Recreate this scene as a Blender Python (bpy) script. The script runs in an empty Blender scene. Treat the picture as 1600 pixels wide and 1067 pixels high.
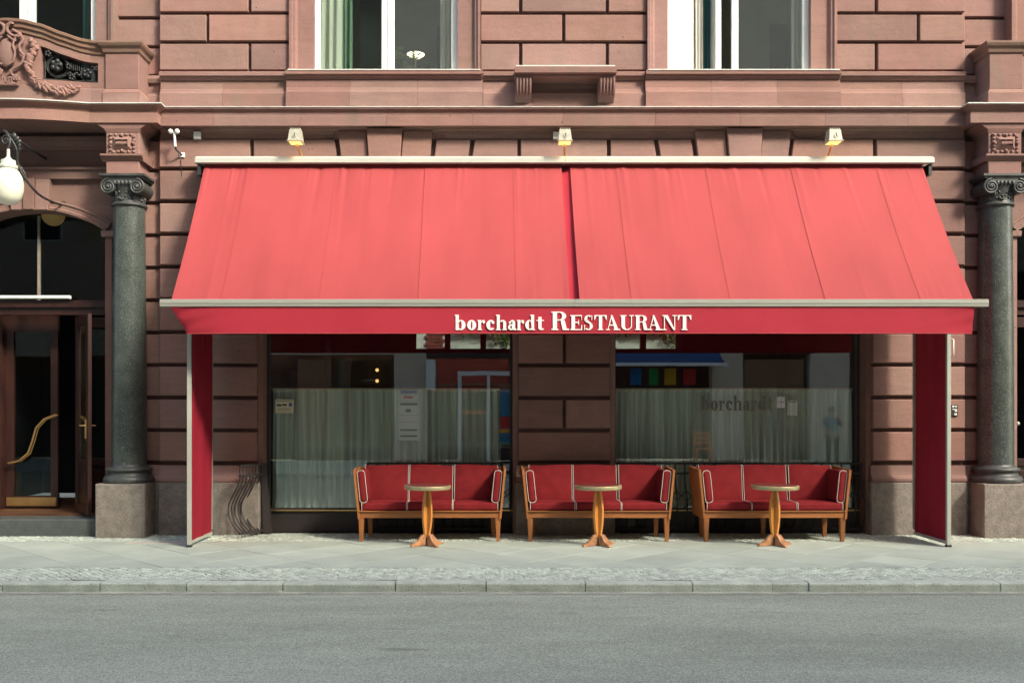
import bpy, math, random
from mathutils import Vector, Matrix
R = math.radians
random.seed(7)
S = bpy.context.scene
COL = S.collection

# ------------------------------------------------------------------ camera, sky, sun
CAMD = 12.5; EYE = 1.65; F = 1475.0; VX = 763.0; HY = 640.0
cam_d = bpy.data.cameras.new('camera'); cam = bpy.data.objects.new('camera', cam_d); COL.objects.link(cam)
cam.location = (0, -CAMD, EYE); cam.rotation_euler = (R(90), 0, 0)
cam_d.sensor_width = 36; cam_d.lens = 36 * F / 1600
cam_d.shift_x = (800 - VX) / 1600; cam_d.shift_y = (HY - 533.5) / 1600
cam_d.clip_end = 500; S.camera = cam
SUN_AZ = 46.0      # degrees to the right of the facade normal
SUN_EL = 38.0
w = bpy.data.worlds.new('World'); S.world = w; w.use_nodes = True
nt = w.node_tree; nt.nodes.clear()
sky = nt.nodes.new('ShaderNodeTexSky'); sky.sky_type = 'NISHITA'; sky.sun_disc = False
sky.sun_elevation = R(SUN_EL); sky.sun_rotation = R(180 - SUN_AZ)
sky.air_density = 1.0; sky.dust_density = 5.0; sky.ozone_density = 1.0
bg = nt.nodes.new('ShaderNodeBackground'); bg.inputs[1].default_value = 0.15
wo = nt.nodes.new('ShaderNodeOutputWorld')
nt.links.new(sky.outputs[0], bg.inputs[0]); nt.links.new(bg.outputs[0], wo.inputs[0])
sd = bpy.data.lights.new('sun', 'SUN'); sun = bpy.data.objects.new('sun', sd); COL.objects.link(sun)
sd.energy = 2.0; sd.angle = R(10); sd.color = (1.0, 0.93, 0.80)
to_sun = Vector((math.sin(R(SUN_AZ)) * math.cos(R(SUN_EL)), -math.cos(R(SUN_AZ)) * math.cos(R(SUN_EL)), math.sin(R(SUN_EL))))
sun.rotation_euler = to_sun.to_track_quat('Z', 'Y').to_euler()
S.view_settings.view_transform = 'Standard'; S.view_settings.look = 'None'
S.view_settings.exposure = 1.40; S.view_settings.gamma = 1.0; S.view_settings.use_curve_mapping = False

# ------------------------------------------------------------------ survey helpers (photo measures -> metres at a given depth)
def X(px, py=533, y=0.0): return ((px - 0.0165 * (py - 533)) - VX) * (CAMD + y) / F
def Z(py, y=0.0): return EYE - (py - HY) * (CAMD + y) / F

# ------------------------------------------------------------------ materials
MATS = {}
def newmat(name):
    m = bpy.data.materials.new(name); m.use_nodes = True
    n = m.node_tree.nodes; l = m.node_tree.links
    return m, n, l, n['Principled BSDF']
def node(n, t, **k):
    x = n.new(t)
    for a, b in k.items(): setattr(x, a, b)
    return x
def mat(name, col, rough=0.6, metal=0.0, noise=0.0, scale=8.0, bump=0.0, bscale=60.0, stretch=None, spec=0.5, rnd=0.0, emis=None, es=0.0, transl=0.0, speck=None, coat=0.0):
    m, n, l, p = newmat(name)
    p.inputs['Roughness'].default_value = rough; p.inputs['Metallic'].default_value = metal
    p.inputs['Specular IOR Level'].default_value = spec
    p.inputs['Coat Weight'].default_value = coat
    geo = node(n, 'ShaderNodeNewGeometry'); vec = geo.outputs['Position']
    if stretch:
        mp = node(n, 'ShaderNodeMapping'); mp.inputs['Scale'].default_value = stretch
        l.new(vec, mp.inputs[0]); vec = mp.outputs[0]
    hsv = node(n, 'ShaderNodeHueSaturation'); hsv.inputs['Color'].default_value = (*col, 1)
    val = None
    if noise > 0:
        t = node(n, 'ShaderNodeTexNoise'); t.inputs['Scale'].default_value = scale; t.inputs['Detail'].default_value = 6
        l.new(vec, t.inputs[0])
        mr = node(n, 'ShaderNodeMapRange'); mr.inputs[1].default_value = .3; mr.inputs[2].default_value = .7
        mr.inputs[3].default_value = 1 - noise; mr.inputs[4].default_value = 1 + noise
        l.new(t.outputs[0], mr.inputs[0]); val = mr.outputs[0]
    if rnd > 0:
        oi = node(n, 'ShaderNodeObjectInfo'); mr2 = node(n, 'ShaderNodeMapRange')
        mr2.inputs[3].default_value = 1 - rnd; mr2.inputs[4].default_value = 1 + rnd
        l.new(oi.outputs['Random'], mr2.inputs[0])
        if val is not None:
            mu = node(n, 'ShaderNodeMath', operation='MULTIPLY'); l.new(val, mu.inputs[0]); l.new(mr2.outputs[0], mu.inputs[1]); val = mu.outputs[0]
        else: val = mr2.outputs[0]
    if val is not None: l.new(val, hsv.inputs['Value'])
    cout = hsv.outputs[0]
    if speck:
        sc, lo, colr, amt = speck
        t2 = node(n, 'ShaderNodeTexNoise'); t2.inputs['Scale'].default_value = sc; t2.inputs['Detail'].default_value = 3
        l.new(geo.outputs['Position'], t2.inputs[0])
        mr3 = node(n, 'ShaderNodeMapRange'); mr3.inputs[1].default_value = lo; mr3.inputs[2].default_value = lo + .08
        mr3.inputs[4].default_value = amt
        l.new(t2.outputs[0], mr3.inputs[0])
        mx = node(n, 'ShaderNodeMix', data_type='RGBA'); mx.inputs[7].default_value = (*colr, 1)
        l.new(mr3.outputs[0], mx.inputs[0]); l.new(cout, mx.inputs[6]); cout = mx.outputs[2]
    l.new(cout, p.inputs['Base Color'])
    if bump > 0:
        b = node(n, 'ShaderNodeBump'); b.inputs['Strength'].default_value = bump; b.inputs['Distance'].default_value = .01
        t3 = node(n, 'ShaderNodeTexNoise'); t3.inputs['Scale'].default_value = bscale; t3.inputs['Detail'].default_value = 5
        l.new(vec if stretch else geo.outputs['Position'], t3.inputs[0]); l.new(t3.outputs[0], b.inputs['Height']); l.new(b.outputs[0], p.inputs['Normal'])
    if emis:
        p.inputs['Emission Color'].default_value = (*emis, 1); p.inputs['Emission Strength'].default_value = es
    if transl > 0:
        tr = node(n, 'ShaderNodeBsdfTranslucent'); l.new(cout, tr.inputs[0])
        ms = node(n, 'ShaderNodeMixShader'); ms.inputs[0].default_value = transl
        out = n['Material Output']
        l.new(p.outputs[0], ms.inputs[1]); l.new(tr.outputs[0], ms.inputs[2]); l.new(ms.outputs[0], out.inputs[0])
    return m

def stone_mat(name, col, var=.10, streak=.18, pits=True, soot=.55):
    """red sandstone: cloudy tone, bedding, soot streaks, small pits, one tone per block"""
    m, n, l, p = newmat(name)
    p.inputs['Roughness'].default_value = .88; p.inputs['Specular IOR Level'].default_value = .25
    geo = node(n, 'ShaderNodeNewGeometry'); pos = geo.outputs['Position']
    oi = node(n, 'ShaderNodeObjectInfo')
    off = node(n, 'ShaderNodeVectorMath', operation='SCALE'); off.inputs[0].default_value = (13, 7, 29)
    l.new(oi.outputs['Random'], off.inputs['Scale'])
    ad = node(n, 'ShaderNodeVectorMath', operation='ADD'); l.new(pos, ad.inputs[0]); l.new(off.outputs[0], ad.inputs[1])
    def noise(sc, det, stretch=None, src=None):
        v = src or ad.outputs[0]
        if stretch:
            mp = node(n, 'ShaderNodeMapping'); mp.inputs['Scale'].default_value = stretch; l.new(v, mp.inputs[0]); v = mp.outputs[0]
        t = node(n, 'ShaderNodeTexNoise'); t.inputs['Scale'].default_value = sc; t.inputs['Detail'].default_value = det; l.new(v, t.inputs[0]); return t.outputs[0]
    def rng(v, a, b, c, d):
        mr = node(n, 'ShaderNodeMapRange'); mr.inputs[1].default_value = a; mr.inputs[2].default_value = b; mr.inputs[3].default_value = c; mr.inputs[4].default_value = d
        l.new(v, mr.inputs[0]); return mr.outputs[0]
    def mul(a, b):
        q = node(n, 'ShaderNodeMath', operation='MULTIPLY'); l.new(a, q.inputs[0]); l.new(b, q.inputs[1]); return q.outputs[0]
    v = rng(noise(1.6, 4), .3, .7, 1 - var, 1 + var)
    v = mul(v, rng(noise(3.0, 5, (1, 1, 7)), .3, .7, .94, 1.06))
    v = mul(v, rng(oi.outputs['Random'], 0, 1, .83, 1.10))
    v = mul(v, rng(noise(90, 2), .25, .75, .88, 1.12))
    hsv = node(n, 'ShaderNodeHueSaturation'); hsv.inputs['Color'].default_value = (*col, 1)
    hr = node(n, 'ShaderNodeMath', operation='FRACT'); m7 = node(n, 'ShaderNodeMath', operation='MULTIPLY'); m7.inputs[1].default_value = 17.3
    l.new(oi.outputs['Random'], m7.inputs[0]); l.new(m7.outputs[0], hr.inputs[0])
    l.new(rng(hr.outputs[0], 0, 1, .90, 1.06), hsv.inputs['Saturation'])
    l.new(rng(noise(.9, 2), .3, .7, .492, .508), hsv.inputs['Hue']); l.new(v, hsv.inputs['Value'])
    # grey green soot washes
    mx = node(n, 'ShaderNodeMix', data_type='RGBA'); mx.inputs[7].default_value = (.16, .13, .10, 1)
    st = mul(rng(noise(2.2, 6, (2.2, 1, .35)), .48, .72, 0, 1), rng(noise(.8, 3), .45, .7, .2, 1))
    q = node(n, 'ShaderNodeMath', operation='MULTIPLY'); q.inputs[1].default_value = soot; l.new(st, q.inputs[0])
    l.new(q.outputs[0], mx.inputs[0]); l.new(hsv.outputs[0], mx.inputs[6])
    cout = mx.outputs[2]
    if pits:
        vo = node(n, 'ShaderNodeTexVoronoi'); vo.inputs['Scale'].default_value = 6.5; l.new(ad.outputs[0], vo.inputs['Vector'])
        pt = mul(rng(vo.outputs['Distance'], .04, .075, 1, 0), rng(noise(1.1, 1), .5, .56, 0, 1))
        mx2 = node(n, 'ShaderNodeMix', data_type='RGBA'); mx2.inputs[7].default_value = (.07, .045, .04, 1)
        l.new(pt, mx2.inputs[0]); l.new(cout, mx2.inputs[6]); cout = mx2.outputs[2]
    l.new(cout, p.inputs['Base Color'])
    b = node(n, 'ShaderNodeBump'); b.inputs['Strength'].default_value = .35; b.inputs['Distance'].default_value = .008
    l.new(noise(70, 6), b.inputs['Height'])
    b2 = node(n, 'ShaderNodeBump'); b2.inputs['Strength'].default_value = .3; b2.inputs['Distance'].default_value = .02
    l.new(noise(7, 3), b2.inputs['Height']); l.new(b.outputs[0], b2.inputs['Normal']); l.new(b2.outputs[0], p.inputs['Normal'])
    return m

def glass_mat(name, refl=.2, tint=(.82, .88, .85)):
    m = bpy.data.materials.new(name); m.use_nodes = True
    n = m.node_tree.nodes; l = m.node_tree.links; n.remove(n['Principled BSDF'])
    tr = node(n, 'ShaderNodeBsdfTransparent'); tr.inputs[0].default_value = (*tint, 1)
    gl = node(n, 'ShaderNodeBsdfGlossy'); gl.inputs['Roughness'].default_value = .0; gl.inputs[0].default_value = (.95, 1, .97, 1)
    lw = node(n, 'ShaderNodeLayerWeight'); lw.inputs[0].default_value = .5
    pw = node(n, 'ShaderNodeMath', operation='POWER'); pw.inputs[1].default_value = 4.0; l.new(lw.outputs['Facing'], pw.inputs[0])
    ad = node(n, 'ShaderNodeMath', operation='MULTIPLY_ADD', use_clamp=True); ad.inputs[1].default_value = .8; ad.inputs[2].default_value = refl
    l.new(pw.outputs[0], ad.inputs[0])
    # very slight waviness of the sheet
    geo = node(n, 'ShaderNodeNewGeometry'); t = node(n, 'ShaderNodeTexNoise'); t.inputs['Scale'].default_value = 1.3; t.inputs['Detail'].default_value = 1
    l.new(geo.outputs['Position'], t.inputs[0]); b = node(n, 'ShaderNodeBump'); b.inputs['Strength'].default_value = .05; b.inputs['Distance'].default_value = .01
    l.new(t.outputs[0], b.inputs['Height']); l.new(b.outputs[0], gl.inputs['Normal'])
    ms = node(n, 'ShaderNodeMixShader'); l.new(ad.outputs[0], ms.inputs[0]); l.new(tr.outputs[0], ms.inputs[1]); l.new(gl.outputs[0], ms.inputs[2])
    l.new(ms.outputs[0], n['Material Output'].inputs[0])
    return m

M = {}
M['stone'] = stone_mat('red_sandstone', (.255, .150, .124))
M['stone_low'] = stone_mat('red_sandstone_street_level', (.265, .152, .122), soot=.45)
M['joint'] = mat('joint_stone', (.10, .055, .045), .95, noise=.2, scale=4)
M['granite'] = mat('plinth_granite', (.235, .205, .17), .8, noise=.22, scale=9, bump=.6, bscale=60, speck=(48, .55, (.12, .105, .09), .55))
M['stone_w'] = stone_mat('weathered_sandstone', (.20, .125, .09), soot=.6)
M['dark_granite'] = mat('dark_polished_granite', (.052, .064, .056), .28, noise=.3, scale=5, speck=(85, .58, (.32, .36, .31), .55), spec=.6)
M['bronze_stone'] = mat('dark_carved_stone', (.055, .06, .055), .45, noise=.3, scale=12)
M['step'] = mat('step_granite', (.075, .085, .078), .5, noise=.2, scale=6, speck=(120, .58, (.2, .22, .2), .5))
M['lead'] = mat('pale_lead_flashing', (.55, .57, .52), .5, noise=.12, scale=5)
M['white'] = mat('white_window_paint', (.78, .80, .74), .35, noise=.05, scale=3)
M['canvas'] = mat('red_awning_canvas', (.335, .056, .057), .75, noise=.09, scale=1.1, stretch=(2.2, .6, .6), bump=.10, bscale=240, transl=.04, spec=.2)
M['canvas_dk'] = mat('red_awning_canvas_valance', (.41, .030, .048), .75, noise=.06, scale=2, bump=.08, bscale=240, transl=.05, spec=.2)
M['side_canvas'] = mat('red_side_canvas', (.28, .014, .03), .8, noise=.08, scale=2, bump=.08, bscale=200, transl=.03, spec=.2)
M['alu'] = mat('awning_aluminium', (.36, .37, .31), .42, .25, noise=.10, scale=30, stretch=(.05, 1, 6))
M['alu_lt'] = mat('awning_cassette_paint', (.44, .46, .39), .45, 0, noise=.08, scale=3)
M['steel_dk'] = mat('dark_bracket_steel', (.03, .028, .03), .5)
M['letter'] = mat('cream_lettering', (.86, .86, .78), .7)
M['sofa_red'] = mat('dark_red_cushion_fabric', (.20, .017, .020), .9, noise=.14, scale=7, bump=.9, bscale=9, spec=.15)
M['piping'] = mat('pale_cushion_piping', (.62, .52, .46), .8)
M['teak'] = mat('oiled_wood', (.34, .125, .035), .5, noise=.22, scale=14, stretch=(1, 1, .18), rnd=.08)
M['teak_x'] = mat('oiled_wood_rail', (.34, .125, .035), .5, noise=.22, scale=14, stretch=(.15, 1, 1.5), rnd=.08)
M['stem'] = mat('varnished_table_wood', (.62, .26, .055), .38, noise=.15, scale=16, stretch=(1, 1, .15), rnd=.06, coat=.3)
M['foot'] = mat('worn_foot_wood', (.46, .22, .10), .6, noise=.3, scale=16, rnd=.1)
M['brassrim'] = mat('pale_brass_rim', (.42, .37, .20), .38, .35, noise=.15, scale=20)
M['tabletop'] = mat('dark_red_table_top', (.16, .03, .028), .35, noise=.1, scale=8)
M['iron'] = mat('black_wrought_iron', (.02, .024, .024), .5, noise=.2, scale=20)
M['steelbar'] = mat('worn_grey_steel', (.045, .047, .045), .45, .4, noise=.25, scale=25)
M['asphalt'] = None
M['brass'] = mat('brass', (.62, .40, .16), .3, .9, noise=.1, scale=10)
M['door'] = mat('dark_mahogany', (.030, .011, .008), .38, noise=.35, scale=12, stretch=(1, 1, .2), coat=.2)
M['frame_dk'] = mat('dark_window_frame', (.035, .028, .026), .5)
M['glass'] = glass_mat('shop_glass', .12, (.96, .99, .97))
M['glass_up'] = glass_mat('upper_glass', .12)
M['glass_rf'] = glass_mat('mirroring_upper_glass', .20, (.95, .98, .96))
M['glass_dk'] = glass_mat('fanlight_glass', .03)
M['sheer'] = mat('sheer_cafe_curtain', (.72, .79, .71), .9, noise=.34, scale=6, stretch=(4, .2, .06), transl=.3)
M['curt_white'] = mat('cream_curtain', (.72, .70, .62), .9, transl=.3)
M['curt_green'] = mat('green_curtain', (.19, .30, .21), .9, transl=.3)
M['curt_teal'] = mat('teal_curtain', (.05, .16, .16), .9, transl=.2)
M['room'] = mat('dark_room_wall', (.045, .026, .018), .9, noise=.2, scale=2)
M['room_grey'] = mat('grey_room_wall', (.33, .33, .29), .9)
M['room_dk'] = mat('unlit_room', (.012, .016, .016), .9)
M['globe'] = mat('opal_globe', (.62, .61, .48), .25, emis=(1, .93, .70), es=.05)
M['lampbody'] = mat('cream_floodlight_casing', (.38, .37, .28), .5, noise=.15, scale=30)
M['orange'] = mat('orange_brown_bracket', (.42, .20, .07), .5)
M['warm'] = mat('lit_lamp_glass', (.9, .6, .2), .4, emis=(1, .55, .15), es=.6)
M['leaf'] = mat('green_leaf', (.07, .13, .03), .6, noise=.3, scale=20, transl=.25, rnd=.1)
M['paper'] = mat('notice_paper', (.62, .62, .42), .8)
M['paper_w'] = mat('white_paper', (.72, .74, .72), .8)
M['ink'] = mat('dark_ink', (.04, .05, .06), .8)
M['ink_red'] = mat('red_ink', (.55, .06, .05), .8)
M['ink_blue'] = mat('blue_ink', (.08, .14, .35), .8)
M['skin'] = mat('skin', (.55, .32, .23), .6)
M['shirt'] = mat('blue_shirt', (.03, .16, .26), .9)
M['jeans'] = mat('dark_trousers', (.03, .04, .06), .9)
M['hair'] = mat('brown_hair', (.06, .035, .02), .8)
M['plaster'] = mat('pale_plaster', (.60, .50, .37), .9, noise=.08, scale=2)
M['panel_w'] = mat('white_panel', (.78, .80, .74), .6)
M['brick'] = mat('red_brick', (.22, .06, .045), .9, noise=.1, scale=9, rnd=.15)
M['blue'] = mat('blue_awning_fabric', (.03, .08, .20), .8)
M['redawn'] = mat('red_brown_shopfront', (.05, .022, .018), .6)
M['c_blue'] = mat('blue_display', (.02, .22, .55), .7)
M['c_green'] = mat('green_display', (.02, .38, .10), .7)
M['c_yellow'] = mat('yellow_display', (.75, .45, .03), .7)
M['c_red'] = mat('red_display', (.55, .03, .03), .7)
M['c_orange'] = mat('orange_paint', (.85, .24, .04), .6)

def asphalt():
    m, n, l, p = newmat('asphalt'); p.inputs['Roughness'].default_value = .9; p.inputs['Specular IOR Level'].default_value = .25
    geo = node(n, 'ShaderNodeNewGeometry'); pos = geo.outputs['Position']
    def noise(sc, det, stretch=None):
        v = pos
        if stretch:
            mp = node(n, 'ShaderNodeMapping'); mp.inputs['Scale'].default_value = stretch; l.new(v, mp.inputs[0]); v = mp.outputs[0]
        t = node(n, 'ShaderNodeTexNoise'); t.inputs['Scale'].default_value = sc; t.inputs['Detail'].default_value = det; t.inputs['Roughness'].default_value = .6; l.new(v, t.inputs[0]); return t.outputs[0]
    def rng(v, a, b, c, d):
        mr = node(n, 'ShaderNodeMapRange'); mr.inputs[1].default_value = a; mr.inputs[2].default_value = b; mr.inputs[3].default_value = c; mr.inputs[4].default_value = d
        l.new(v, mr.inputs[0]); return mr.outputs[0]
    def mul(a, b):
        q = node(n, 'ShaderNodeMath', operation='MULTIPLY'); l.new(a, q.inputs[0]); l.new(b, q.inputs[1]); return q.outputs[0]
    v = rng(noise(.9, 6, (.22, 1, 1)), .32, .68, .84, 1.14)
    v = mul(v, rng(noise(110, 4), .28, .72, .45, 1.55))
    v = mul(v, rng(noise(5, 5, (.35, 1, 1)), .3, .7, .93, 1.07))
    v = mul(v, rng(noise(7, 4, (.16, 1, 1)), .66, .71, 1, .74))
    v = mul(v, rng(noise(38, 3), .3, .7, .88, 1.12))
    vo = node(n, 'ShaderNodeTexVoronoi'); vo.inputs['Scale'].default_value = 55; l.new(pos, vo.inputs['Vector'])
    v = mul(v, rng(vo.outputs['Distance'], .0, .6, 1.15, .86))
    hsv = node(n, 'ShaderNodeHueSaturation'); hsv.inputs['Color'].default_value = (.335, .375, .305, 1)
    l.new(v, hsv.inputs['Value']); l.new(hsv.outputs[0], p.inputs['Base Color'])
    b = node(n, 'ShaderNodeBump'); b.inputs['Strength'].default_value = .5; b.inputs['Distance'].default_value = .008
    l.new(noise(95, 4), b.inputs['Height']); l.new(b.outputs[0], p.inputs['Normal'])
    return m
M['asphalt'] = asphalt()

def tint_mat(name, col, spread=.3, bump=.4):
    """stones whose tone comes from a per-face attribute"""
    m, n, l, p = newmat(name); p.inputs['Roughness'].default_value = .85; p.inputs['Specular IOR Level'].default_value = .3
    at = node(n, 'ShaderNodeAttribute'); at.attribute_name = 'tint'
    mr = node(n, 'ShaderNodeMapRange'); mr.inputs[3].default_value = 1 - spread; mr.inputs[4].default_value = 1 + spread * .6
    l.new(at.outputs['Fac'], mr.inputs[0])
    geo = node(n, 'ShaderNodeNewGeometry'); t = node(n, 'ShaderNodeTexNoise'); t.inputs['Scale'].default_value = 60; t.inputs['Detail'].default_value = 4
    l.new(geo.outputs['Position'], t.inputs[0])
    mr2 = node(n, 'ShaderNodeMapRange'); mr2.inputs[1].default_value = .25; mr2.inputs[2].default_value = .75; mr2.inputs[3].default_value = .82; mr2.inputs[4].default_value = 1.18
    l.new(t.outputs[0], mr2.inputs[0])
    mu = node(n, 'ShaderNodeMath', operation='MULTIPLY'); l.new(mr.outputs[0], mu.inputs[0]); l.new(mr2.outputs[0], mu.inputs[1])
    hsv = node(n, 'ShaderNodeHueSaturation'); hsv.inputs['Color'].default_value = (*col, 1); l.new(mu.outputs[0], hsv.inputs['Value'])
    l.new(hsv.outputs[0], p.inputs['Base Color'])
    b = node(n, 'ShaderNodeBump'); b.inputs['Strength'].default_value = bump; b.inputs['Distance'].default_value = .006
    l.new(t.outputs[0], b.inputs['Height']); l.new(b.outputs[0], p.inputs['Normal'])
    return m
M['cobble'] = tint_mat('mosaic_cobbles', (.47, .53, .45), .24)
M['sand'] = mat('joint_sand', (.07, .075, .06), .95, noise=.3, scale=15)
M['slab'] = mat('paving_slab', (.405, .462, .392), .85, noise=.09, scale=2.2, bump=.35, bscale=110, rnd=.10, speck=(150, .58, (.16, .17, .14), .45))
M['kerb'] = mat('kerb_granite', (.46, .515, .43), .8, noise=.16, scale=6, bump=.7, bscale=40, rnd=.06, speck=(60, .58, (.16, .15, .11), .55))
M['hatch'] = mat('pale_hatch_plate', (.50, .48, .41), .6, noise=.08, scale=5)

# ------------------------------------------------------------------ mesh builder
class MB:
    def __init__(s): s.v = []; s.f = []; s.sm = []
    def add(s, vs, fs, smooth=False):
        o = len(s.v); s.v += [tuple(v) for v in vs]
        for f in fs: s.f.append(tuple(i + o for i in f)); s.sm.append(smooth)
        return s
    def box(s, x0, x1, y0, y1, z0, z1):
        vs = [(x0, y0, z0), (x1, y0, z0), (x1, y1, z0), (x0, y1, z0), (x0, y0, z1), (x1, y0, z1), (x1, y1, z1), (x0, y1, z1)]
        return s.add(vs, [(0, 3, 2, 1), (4, 5, 6, 7), (0, 1, 5, 4), (1, 2, 6, 5), (2, 3, 7, 6), (3, 0, 4, 7)])
    def cbox(s, x0, x1, y0, y1, z0, z1, c=.006):
        """box with chamfered vertical and front edges"""
        return s.prism([(x0, z0), (x1, z0), (x1, z1), (x0, z1)], y0, y1, c)
    def prism(s, poly, y0, y1, c=.0):
        """convex polygon in x,z (counter-clockwise seen from the street) from y0 (front) back to y1"""
        n = len(poly); cx = sum(p[0] for p in poly) / n; cz = sum(p[1] for p in poly) / n
        ring = lambda k, y: [((p[0] if k == 0 else q[0]), y, (p[1] if k == 0 else q[1])) for p, q in zip(poly, ins)]
        ins = []
        for i in range(n):
            a = Vector(poly[i - 1]); b = Vector(poly[i]); d = Vector(poly[(i + 1) % n])
            e1 = (b - a).normalized(); e2 = (d - b).normalized()
            n1 = Vector((-e1.y, e1.x)); n2 = Vector((-e2.y, e2.x)); mm = (n1 + n2)
            k = c / max(.2, (mm.length_squared / 2))
            ins.append((b.x + mm.x * k, b.y + mm.y * k))
        if c > 0:
            vs = ring(1, y0) + ring(0, y0 + c) + ring(0, y1)
            fs = [tuple(range(n))]
            for j in range(2):
                for i in range(n): a = j * n + i; b = j * n + (i + 1) % n; fs.append((a, a + n, b + n, b))
            fs.append(tuple(reversed(range(2 * n, 3 * n))))
        else:
            vs = ring(0, y0) + ring(0, y1); fs = [tuple(range(n))]
            for i in range(n): a = i; b = (i + 1) % n; fs.append((a, a + n, b + n, b))
            fs.append(tuple(reversed(range(n, 2 * n))))
        return s.add(vs, fs)
    def ext_x(s, prof, x0, x1, smooth=False):
        """profile of (y,z) extruded along x, closed at its ends"""
        n = len(prof); vs = [(x0, y, z) for y, z in prof] + [(x1, y, z) for y, z in prof]
        fs = [(i, (i + 1) % n, (i + 1) % n + n, i + n) for i in range(n)]
        s.add(vs, fs, smooth); s.add(vs[:n], [tuple(range(n))]); s.add(vs[n:], [tuple(reversed(range(n)))]); return s
    def ext_z(s, prof, z0, z1):
        n = len(prof); vs = [(x, y, z0) for x, y in prof] + [(x, y, z1) for x, y in prof]
        fs = [(i, (i + 1) % n, (i + 1) % n + n, i + n) for i in range(n)] + [tuple(reversed(range(n))), tuple(range(n, 2 * n))]
        return s.add(vs, fs)
    def lathe(s, prof, c=(0, 0), seg=32, smooth=True):
        vs = []; fs = []; m = len(prof)
        for r, z in prof:
            for k in range(seg):
                a = 2 * math.pi * k / seg; vs.append((c[0] + r * math.cos(a), c[1] + r * math.sin(a), z))
        for j in range(m - 1):
            for k in range(seg): fs.append((j * seg + k, j * seg + (k + 1) % seg, (j + 1) * seg + (k + 1) % seg, (j + 1) * seg + k))
        s.add(vs, fs, smooth); s.add(vs[:seg], [tuple(reversed(range(seg)))]); s.add(vs[-seg:], [tuple(range(seg))]); return s
    def tube(s, path, r, seg=8, closed=False, smooth=True, rad=None):
        P = [Vector(p) for p in path]; n = len(P); vs = []; fs = []; prev = None
        for i, p in enumerate(P):
            if closed: t = (P[(i + 1) % n] - P[i - 1])
            else: t = P[min(i + 1, n - 1)] - P[max(i - 1, 0)]
            if t.length < 1e-9: t = Vector((0, 0, 1))
            t.normalize()
            if prev is None:
                u = t.orthogonal().normalized()
            else:
                u = prev - t * prev.dot(t)
                u = u.normalized() if u.length > 1e-6 else t.orthogonal().normalized()
            prev = u; v = t.cross(u); rr = rad[i] if rad else r
            for k in range(seg):
                a = 2 * math.pi * k / seg; vs.append(p + (u * math.cos(a) + v * math.sin(a)) * rr)
        for j in range(n if closed else n - 1):
            for k in range(seg):
                a = j * seg + k; b = j * seg + (k + 1) % seg; c2 = ((j + 1) % n) * seg + (k + 1) % seg; d = ((j + 1) % n) * seg + k
                fs.append((a, b, c2, d))
        s.add(vs, fs, smooth)
        if not closed: s.add(vs[:seg], [tuple(reversed(range(seg)))]); s.add(vs[-seg:], [tuple(range(seg))])
        return s
    def ball(s, c, r, seg=12, rings=8, sc=(1, 1, 1), rot=None):
        vs = []; fs = []
        for j in range(rings + 1):
            th = math.pi * j / rings
            for k in range(seg):
                a = 2 * math.pi * k / seg
                v = Vector((r * sc[0] * math.sin(th) * math.cos(a), r * sc[1] * math.sin(th) * math.sin(a), r * sc[2] * math.cos(th)))
                if rot is not None: v = rot @ v
                vs.append((c[0] + v.x, c[1] + v.y, c[2] + v.z))
        for j in range(rings):
            for k in range(seg): fs.append((j * seg + k, (j + 1) * seg + k, (j + 1) * seg + (k + 1) % seg, j * seg + (k + 1) % seg))
        return s.add(vs, fs, True)
    def rbox(s, hx, hy, hz, r, fn=None, n=6):
        """rounded box centred on the origin; fn maps each point"""
        def ticks(h):
            a = [-h, -h + r * .3, -h + r * .65]
            mid = [(-h + r) + (2 * (h - r)) * i / n for i in range(n + 1)]
            return a + mid + [h - r * .65, h - r * .3, h]
        H = (hx, hy, hz); T = [ticks(h) for h in H]
        def proj(p):
            inn = [max(-(H[i] - r), min(H[i] - r, p[i])) for i in range(3)]
            d = Vector([p[i] - inn[i] for i in range(3)])
            if d.length > 0: d = d.normalized() * r
            q = Vector(inn) + d
            return fn(q) if fn else q
        for ax in range(3):
            u, v = (ax + 1) % 3, (ax + 2) % 3
            for sg in (-1, 1):
                nu, nv = len(T[u]), len(T[v]); vs = []
                for a in T[u]:
                    for b in T[v]:
                        p = [0, 0, 0]; p[ax] = sg * H[ax]; p[u] = a; p[v] = b; vs.append(proj(p))
                fs = []
                for i in range(nu - 1):
                    for j in range(nv - 1):
                        q = (i * nv + j, (i + 1) * nv + j, (i + 1) * nv + j + 1, i * nv + j + 1)
                        fs.append(q if sg > 0 else q[::-1])
                s.add(vs, fs, True)
        return s
    def moved(s, f): s.v = [tuple(f(Vector(v))) for v in s.v]; return s
    def mesh(s, name, m):
        me = bpy.data.meshes.new(name); me.from_pydata(s.v, [], s.f); me.materials.append(m)
        me.polygons.foreach_set('use_smooth', s.sm); me.update()
        return me
    def build(s, name, m, parent=None, loc=None):
        o = bpy.data.objects.new(name, s.mesh(name, m)); COL.objects.link(o)
        if parent: o.parent = parent
        if loc: o.location = loc
        return o

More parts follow.
